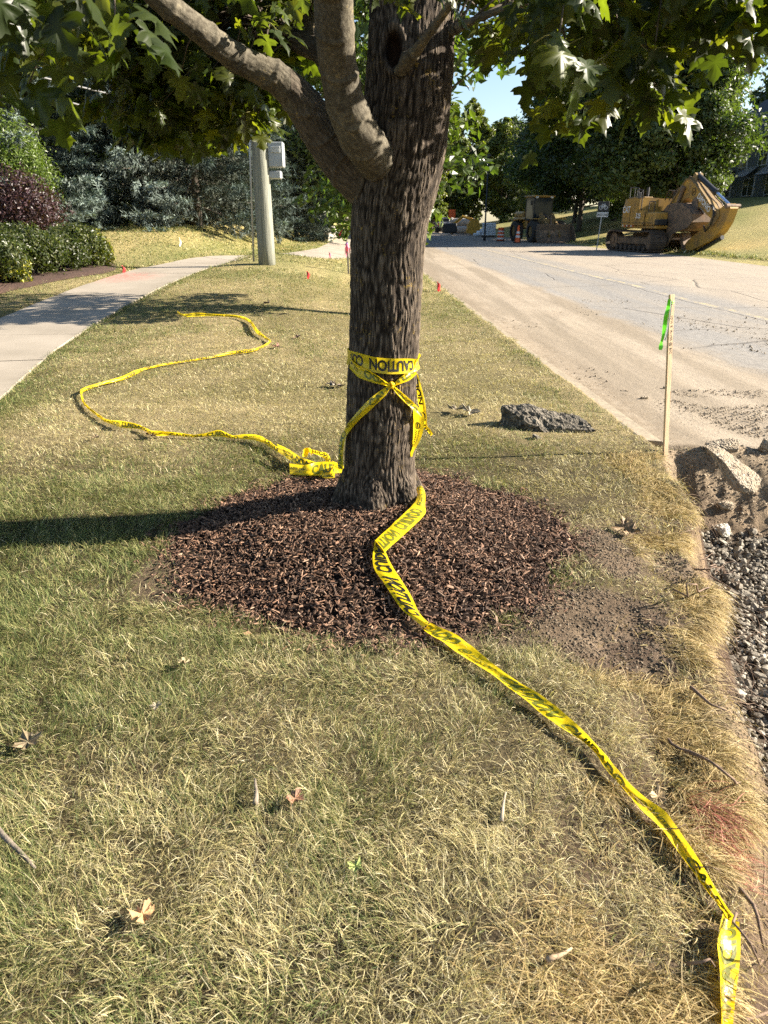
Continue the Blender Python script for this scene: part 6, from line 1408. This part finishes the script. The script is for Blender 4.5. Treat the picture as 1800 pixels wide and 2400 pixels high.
MB().box((.25, -1.392, 1.30), (3.0, .012, .02)).box((.30, -1.392, 1.62), (.012, .014, .5)).box((-.42, -1.392, 1.62), (.012, .014, .62)).box((.96, -1.392, 1.5), (.02, .014, .6)).build('panel_seam', m_blk_, ex)
sm_r = simple('sticker_red', (.6, .04, .03), .5); 
for k in range(9): MB().box((-1.0 + .2 * k if k else -1.0, -1.395, 1.16), (.10, .012, .07)).build('reflector', sm_r if k % 2 else m_white, ex) if k < 6 else None
MB().box((-.55, -1.1, 2.46), (.34, .42, .1), bev=.03).box((.05, -.9, 2.46), (.5, .5, .08), bev=.03).build('hood', m_cyd, ex)
rl = MB()
for seg_ in ([(-1.0, -1.2, 2.42), (-1.0, -1.2, 2.95), (-.55, -1.2, 2.95), (-.55, -1.2, 2.45)], [(-.55, -1.2, 2.95), (-.2, -1.2, 2.9), (-.2, -1.2, 2.44)], [(.4, -1.3, 1.2), (.4, -1.3, 2.8), (-.15, -1.3, 2.82), (-.15, -1.3, 2.46)], [(1.1, -1.3, 1.8), (1.1, -1.3, 2.25), (1.6, -1.3, 2.25), (1.6, -1.3, 1.8)]):
    for a, b2 in zip(seg_[:-1], seg_[1:]): rl.cyl(a, b2, .022, 8)
rl.build('handrail', m_blk_, ex); MB().cyl((-.35, -.6, 2.4), (-.35, -.6, 2.95), .07, 12).build('exhaust', m_blk_, ex)
mir = MB().cyl((.42, -1.34, 2.75), (.46, -1.5, 2.6), .015, 6).box((.48, -1.52, 2.55), (.06, .18, .28), bev=.02).build('mirror', m_blk_, ex)
cab = MB().prism([(.35, 1.2), (1.95, 1.2), (2.05, 2.0), (1.85, 2.72), (.35, 2.76)], .98, YM(.86)).build('cab', m_blk_, ex)
MB().prism([(.5, 1.5), (1.9, 1.5), (1.98, 2.0), (1.8, 2.62), (.5, 2.66)], 1.0, YM(.86)).build('window', m_glass, cab)
ARM0 = set(ex.children)
# arm, in the machine's x-z plane
bo = [(.45, 1.35), (.75, 1.75), (1.55, 2.45), (2.15, 3.15), (2.45, 3.42), (2.85, 3.42), (3.35, 3.15), (4.5, 2.42), (5.45, 1.80), (5.55, 1.58), (5.35, 1.42), (4.6, 1.72), (3.6, 2.22), (2.9, 2.52), (2.55, 2.48), (2.0, 2.0), (1.2, 1.35), (.75, 1.15)]
boom = MB().prism(bo, .52, ID).build('boom', m_cy, ex)
bev_ = MB().prism([(x * 1.0, z) for x, z in [(.45, 1.37), (2.15, 3.18), (2.45, 3.45), (2.85, 3.45), (3.35, 3.18), (5.45, 1.83), (5.4, 1.79), (3.33, 3.12), (2.84, 3.39), (2.47, 3.39), (2.2, 3.12), (.5, 1.31)]], .60, ID).build('flange', m_cyd, boom)
hz = MB()
for yy in (-.12, .12): hz.tube([(.5, yy, 2.45), (.75, yy, 2.95), (1.3, yy, 2.9), (1.9, yy, 3.15 + yy * .3), (2.5, yy, 3.56), (3.0, yy, 3.46), (3.6, yy, 3.12), (4.6, yy, 2.5), (5.2, yy, 2.2), (5.5, yy, 1.95)], [.028] * 10, 6)
hz.build('hose', m_steel, boom, smooth=True)
hz = MB()
for yy in (-.30, -.33): hz.tube([(5.0, yy, 2.15), (5.35, yy - .05, 2.0), (5.5, yy - .06, 1.6), (5.3, yy - .03, 1.2), (4.9, yy, .95), (4.7, yy, 1.2)], [.026] * 6, 6)
hz.build('hose', m_blk_, boom, smooth=True)
MB().cyl((2.0, -.34, 2.05), (2.42, -.34, 2.95), .09, 14).cyl((2.38, -.36, 2.88), (2.5, -.36, 3.06), .12, 12).build('boom_cylinder', m_steel, boom)
MB().cyl((1.2, -.34, .95), (2.0, -.34, 2.05), .12, 14).build('boom_cylinder', m_blk_, boom)
MB().cyl((2.95, 0, 3.62), (4.75, 0, 2.74), .125, 18).cyl((4.68, 0, 2.78), (4.82, 0, 2.71), .15, 18).build('arm_cylinder', m_blk_, boom); MB().cyl((4.8, 0, 2.72), (6.2, 0, 2.03), .07, 16).build('cylinder_rod', m_chr, boom)
MB().prism([(2.7, 3.40), (3.0, 3.72), (3.15, 3.62), (3.2, 3.25)], .36, ID).build('bracket', m_cyd, boom)
stp = [(6.15, 2.18), (6.35, 2.12), (6.45, 1.95), (6.25, 1.35), (5.9, .95), (5.2, .55), (3.3, -.02), (3.0, .0), (2.95, .25), (3.3, .55), (4.4, 1.05), (4.95, 1.35), (5.2, 1.62), (5.55, 1.92)]
stk = MB().prism(stp, .40, ID).build('stick', m_cy, ex)
for sy in (-.24, .24): MB().prism([(5.0, 1.25), (5.25, 1.75), (5.6, 1.98), (5.75, 1.6), (5.4, 1.2)], .05, YM(sy)).build('cheek_plate', m_cyd, stk)
for z_, x_ in ((2.05, 6.3), (1.68, 5.42), (.18, 3.1)): MB().cyl((x_, -.34, z_), (x_, .34, z_), .11, 16).build('pin', m_steel, stk)
MB().cyl((5.9, -.0, .72), (4.2, -.0, .12), .10, 14).cyl((4.3, 0, .15), (3.4, 0, -.02), .06, 12).build('bucket_cylinder', m_blk_, stk)
MB().prism([(3.05, .1), (2.75, .35), (2.55, .85), (2.68, .9), (2.95, .5), (3.2, .2)], .5, ID).build('linkage', m_steel, stk)
# bucket: curled shell with side plates and teeth
bk = [(1.45, 1.92), (1.75, 2.18), (2.4, 2.28), (3.1, 2.22), (3.8, 1.98), (4.2, 1.72), (4.25, 1.35), (3.9, 1.10), (3.1, .95), (2.6, .80), (2.25, .28), (2.0, .30), (1.95, .75), (2.05, 1.2), (1.95, 1.55), (1.7, 1.75)]
bkt = MB()
outer = bk[:9]; inner = [(x * .95 + .13, z * .93 + .10) for x, z in outer]
for (a, b2), (c_, d_) in zip(zip(outer[:-1], outer[1:]), zip(inner[:-1], inner[1:])): bkt.prism([a, b2, d_, c_], 1.34, ID)
bkt.build('bucket', m_steel, ex); BK = [c for c in ex.children if c.name.startswith('bucket')][0]
for sy in (-.66, .66): MB().prism(bk, .05, YM(sy)).build('side_plate', m_steel, BK)
for k in range(5): MB().box((1.32, -.56 + .28 * k, 1.88), (.50, .11, .10), ry=-.35, bev=.02).build('tooth', m_track, BK)
for sy in (-.28, .28): MB().prism([(3.3, 2.3), (3.6, 2.55), (3.85, 2.3), (3.9, 1.95), (3.4, 2.05)], .06, YM(sy)).build('ear', m_steel, BK)
for o_ in [o_ for o_ in ex.children_recursive if o_ not in ARM0 and (o_.parent not in ARM0 or o_.parent == ex)]:
    for v in o_.data.vertices: v.co.x = AX(v.co.x); v.co.z = AZ(v.co.z)
MR = RX90   # side decals lie on the right flank
flat_text('CAT', .30, Matrix.Translation((-.80, -1.405, 1.78)) @ MR, m_white, cw, .03, align='CENTER', xs=.85)
tv = np_obj('emblem', [tuple(Matrix.Translation((-.80, -1.402, 1.74)) @ MR @ Vector(v)) for v in ((-.16, 0, 0), (.16, 0, 0), (0, .2, 0))], np.array([[0, 1, 2]]), m_dy, cw)
flat_text('325', .22, Matrix.Translation((.35, -1.394, 1.52)) @ MR, m_white, ex, .03, name='model_number')
ang = math.atan2(2.42 - 3.15, 4.5 - 3.35); Mb = Matrix.Translation((AX(4.25), -.268, AZ(2.14))) @ Matrix.Rotation(-ang, 4, 'Y') @ MR
flat_text('DIPONIO', .24, Mb, m_white, boom, .03, xs=.85); flat_text('Contracting', .12, Mb @ Matrix.Translation((.25, -.2, 0)), simple('decal_grey', (.45, .40, .34), .6), boom, .0, xs=.9)
Vr, Fr = ring_np((0, 0), .13, .17, 24); Mr_ = Matrix.Translation((AX(3.30), -.268, AZ(2.80))) @ Matrix.Rotation(-ang, 4, 'Y') @ MR; np_obj('logo', [tuple(Mr_ @ Vector(v)) for v in Vr], Fr, m_blk_, boom)
Vx = np.concatenate([bar2((-.1 + .05 * k, -.10), (.0 + .05 * k, .10), .022) for k in range(3)]); np_obj('logo', [tuple(Mr_ @ Vector(v)) for v in Vx], np.arange(12).reshape(3, 4), m_blk_, boom)

# ================================================================ WHEEL LOADER
ld0 = gflat(1128, 522); ld = thing('wheel_loader', 'dusty yellow wheel loader facing the camera with its wide bucket lowered, beside the traffic drum', 'wheel loader', (ld0.x + 1.0, 59, -.12), math.radians(-76))
m_tyre = simple('dusty_tyre', (.055, .05, .044), .9, nscale=7, namt=.4, bump=.5)
def lwheel(x, y):
    sg = 1 if y > 0 else -1; mb = MB(); prof = [(.42, -.30), (.66, -.30), (.74, -.24), (.76, -.1), (.76, .1), (.74, .24), (.66, .30), (.42, .30)]; V = []; F = []; n_ = 36
    for (r, o_) in prof:
        for k in range(n_): a = 2 * math.pi * k / n_; rr_ = r + (.03 if r > .7 and k % 2 else 0); V.append((x + rr_ * math.cos(a), y + o_, .76 + rr_ * math.sin(a)))
    for i in range(len(prof) - 1):
        for k in range(n_): F.append((i * n_ + k, i * n_ + (k + 1) % n_, (i + 1) * n_ + (k + 1) % n_, (i + 1) * n_ + k))
    w_ = mb.add(V, F).build('wheel', m_tyre, ld); MB().cyl((x, y - .2, .76), (x, y + .2, .76), .42, 20).cyl((x, y - .24, .76), (x, y + .24, .76), .16, 12).build('rim', m_cyd, w_)
for x in (-1.6, 1.5):
    for y in (-1.05, 1.05): lwheel(x, y)
MB().box((-1.9, 0, 1.35), (2.6, 1.5, .9), bev=.12).box((-2.3, 0, 1.95), (1.7, 1.4, .5), bev=.15).build('rear_body', m_cy, ld)
MB().box((1.2, 0, 1.2), (1.7, .9, .9), bev=.08).box((0, 0, 1.0), (1.2, .8, .5), bev=.05).build('front_frame', m_cyd, ld)
for y in (-1.05, 1.05): MB().box((-1.5, y, 1.62), (1.5, .7, .07), bev=.03).box((1.4, y, 1.66), (1.1, .62, .06), bev=.02).build('fender', m_cy, ld)
cb_ = MB()
for x in (-.75, .65):
    for y in (-.72, .72): cb_.box((x, y, 2.35), (.09, .09, 1.6))
cb_.box((-.05, 0, 1.6), (1.5, 1.5, .12)); cb_ = cb_.build('cab', m_dkm, ld); MB().box((-.05, 0, 3.22), (1.75, 1.75, .14), bev=.05).build('roof', m_cy, cb_)
MB().box((.68, 0, 2.42), (.02, 1.38, 1.45)).box((-.05, -.74, 2.42), (1.3, .02, 1.45)).box((-.05, .74, 2.42), (1.3, .02, 1.45)).build('window', m_glass, cb_)
for y in (-.55, .55): MB().box((.8, y * 1.1, 3.15), (.12, .22, .14), bev=.03).build('work_light', m_white, cb_)
MB().cyl((.7, -.85, 2.2), (.95, -1.05, 2.9), .02, 6).box((.97, -1.08, 2.75), (.06, .2, .32), bev=.02).build('mirror', m_blk_, cb_)
MB().box((.0, .1, 1.95), (.5, .5, .6), bev=.1).build('seat', simple('seat_orange', (.75, .38, .02), .6), cb_)
for y in (-.42, .42): MB().prism([(1.0, 1.95), (1.4, 2.1), (2.4, 1.3), (3.0, .55), (2.85, .35), (2.1, .95), (1.2, 1.6)], .14, YM(y)).build('lift_arm', m_cyd, ld)
MB().cyl((1.1, 0, 1.9), (2.0, 0, 1.6), .09, 12).prism([(2.0, 1.9), (2.15, 1.9), (2.35, .9), (2.2, .9)], .12, ID).cyl((2.25, 0, 1.0), (2.9, 0, .9), .06, 8).build('tilt_linkage', m_steel, ld)
sh = [(2.75, 1.3), (2.62, .9), (2.66, .4), (2.95, .08), (3.75, .0), (3.75, .05), (3.05, .16), (2.82, .45), (2.78, .9), (2.88, 1.28)]
lb_ = MB(); 
for a in range(4): lb_.prism([sh[a], sh[a + 1], sh[8 - a], sh[9 - a]], 2.75, ID)
lb_ = lb_.build('loader_bucket', m_steel, ld)
for y in (-1.36, 1.36): MB().prism([(2.75, 1.3), (2.62, .9), (2.66, .4), (2.95, .08), (3.75, .0), (3.55, .5), (3.1, 1.2)], .04, YM(y)).build('side_plate', m_steel, lb_)
MB().box((3.70, 0, .05), (.3, 2.78, .05)).build('cutting_edge', m_track, lb_)

# ================================================================ HOUSE AND STEPS
m_sid, N, L = mat_new('house_siding'); b = N['Principled BSDF']; tc = nd(N, 'ShaderNodeTexCoord'); sp_z = nd(N, 'ShaderNodeSeparateXYZ'); L.new(tc.outputs['Object'], sp_z.inputs[0])
fr_ = mth(N, L, 'FRACT', mth(N, L, 'MULTIPLY', sp_z.outputs['Z'], 1 / .15)); L.new(mix(N, L, ramp(N, L, fr_, [(.0, (1, 1, 1)), (.12, (0, 0, 0))]), (.20, .225, .26), (.10, .115, .14)), b.inputs['Base Color']); b.inputs['Roughness'].default_value = .7
bp = nd(N, 'ShaderNodeBump', i_Strength=.6, i_Distance=.02); L.new(fr_, bp.inputs['Height']); L.new(bp.outputs[0], b.inputs['Normal'])
m_shn = simple('roof_shingle', (.045, .052, .068), .9, nscale=6, namt=.4, bump=.5); m_trim = simple('white_trim', (.62, .63, .64), .6, namt=.1); m_wgl, N, L = mat_new('window_glass'); bb = N['Principled BSDF']; bb.inputs['Base Color'].default_value = (.05, .06, .065, 1); bb.inputs['Roughness'].default_value = .06; bb.inputs['Specular IOR Level'].default_value = .8
HX, HY, HB, HE = 36.0, 63.0, 3.1, 8.75; hs = thing('house', 'two storey blue grey house with dark roof at the right picture edge', 'house', (HX, HY, HB))
MB().box((5, 12, (HE - HB) / 2 - .4), (10, 24, HE - HB + .8)).build('wall', m_sid, hs)
MB().box((5, 12, -.2), (10.12, 24.12, .9)).build('foundation', simple('foundation_stone', (.24, .24, .25), .9, nscale=3, namt=.3), hs)
ov = .5; zr = HE - HB; MB().add([(-ov, -ov, zr), (-ov, 24 + ov, zr), (10 + ov, -ov, zr), (10 + ov, 24 + ov, zr), (5, -ov, zr + 4.6), (5, 24 + ov, zr + 4.6), (-ov, -ov, zr + .18), (-ov, 24 + ov, zr + .18), (10 + ov, -ov, zr + .18), (10 + ov, 24 + ov, zr + .18)], [(0, 2, 3, 1), (6, 7, 5, 4), (8, 4, 5, 9), (0, 6, 4, 8, 2), (1, 3, 9, 5, 7), (0, 1, 7, 6), (2, 8, 9, 3)]).build('roof', m_shn, hs)
MB().box((-ov - .03, 12, zr + .02), (.07, 25, .28)).box((-.03, 12, zr - .28), (.08, 24.05, .5)).build('gutter', m_trim, hs)
def hwin(y, z, w_, h_, awn=False):
    f = MB().box((-.04, y, z), (.08, w_, h_)).build('window', m_wgl, hs); fb = MB()
    for s_ in (-1, 1): fb.box((-.06, y + s_ * w_ / 2, z), (.12, .09, h_ + .18)).box((-.06, y, z + s_ * h_ / 2), (.118, w_ - .1, .09))
    fb.box((-.07, y, z), (.10, .05, h_ - .1)).box((-.075, y, z + .1), (.10, w_ - .1, .05)); fb.build('frame', m_trim, f)
    if awn:
        a = MB().add([(-.05, y - w_ / 2 - .3, z + h_ / 2 + .95), (-.05, y + w_ / 2 + .3, z + h_ / 2 + .95), (-1.2, y + w_ / 2 + .3, z + h_ / 2 + .1), (-1.2, y - w_ / 2 - .3, z + h_ / 2 + .1), (-1.2, y - w_ / 2 - .3, z + h_ / 2 - .02), (-1.2, y + w_ / 2 + .3, z + h_ / 2 - .02), (-.05, y - w_ / 2 - .3, z + h_ / 2 + .85), (-.05, y + w_ / 2 + .3, z + h_ / 2 + .85)], [(0, 1, 2, 3), (3, 2, 5, 4), (4, 5, 7, 6), (0, 3, 4, 6), (1, 7, 5, 2)]).build('awning', m_dkm, hs)
        sb2 = MB()
        for k in range(int((w_ + .6) / .3)): yy = y - w_ / 2 - .15 + .3 * k; sb2.cyl((-.06, yy, z + h_ / 2 + .97), (-1.2, yy, z + h_ / 2 + .12), .02, 5)
        sb2.build('rib', m_trim, a)
for y in (1.5, 4.2, 8.5, 12, 16, 20): hwin(y, 4.05, 1.7, 1.75)
for y in (1.2, 5.2, 9.5, 14, 19): hwin(y, 1.35, 2.2, 1.6, True)
MB().box((-1.2, 1.0, .35), (1.8, 2.6, .9)).box((-2.5, 1.0, .1), (.8, 2.4, .5)).build('porch', simple('porch_concrete', (.30, .30, .31), .9), hs)
m_step = simple('step_concrete', (.34, .34, .33), .9, nscale=3, namt=.2)
def steps(px, py, Yd, n_, lb, rz=0.0, w_=2.4):
    p = at(px, py, Yd); z0 = p.z; t = thing('concrete_steps', lb, 'steps', (p.x, Yd, z0 - .1), rz, 'concrete steps on the right lawn')
    for k in range(n_): MB().box((k * .75 + .6, 0, k * .19), (1.1, w_, .5), bev=.02).build('step', m_step, t)
steps(1588, 484, 56, 7, 'longer flight of concrete steps climbing the lawn to the house'); steps(1620, 503, 48.5, 4, 'shorter lower flight of concrete steps at the right picture edge')
make_shrub('foundation_shrub', 'dark round shrub against the foot of the grey house', 'shrub', (34.6, 66.5, 2.8), (1.2, 1.4, 1.5), 3500, .10, DK, 801, 10); make_shrub('foundation_shrub', 'low dark shrub in front of the house porch', 'shrub', (33.8, 63.5, 2.7), (.9, 1.2, .9), 2500, .09, DK, 802, 8)
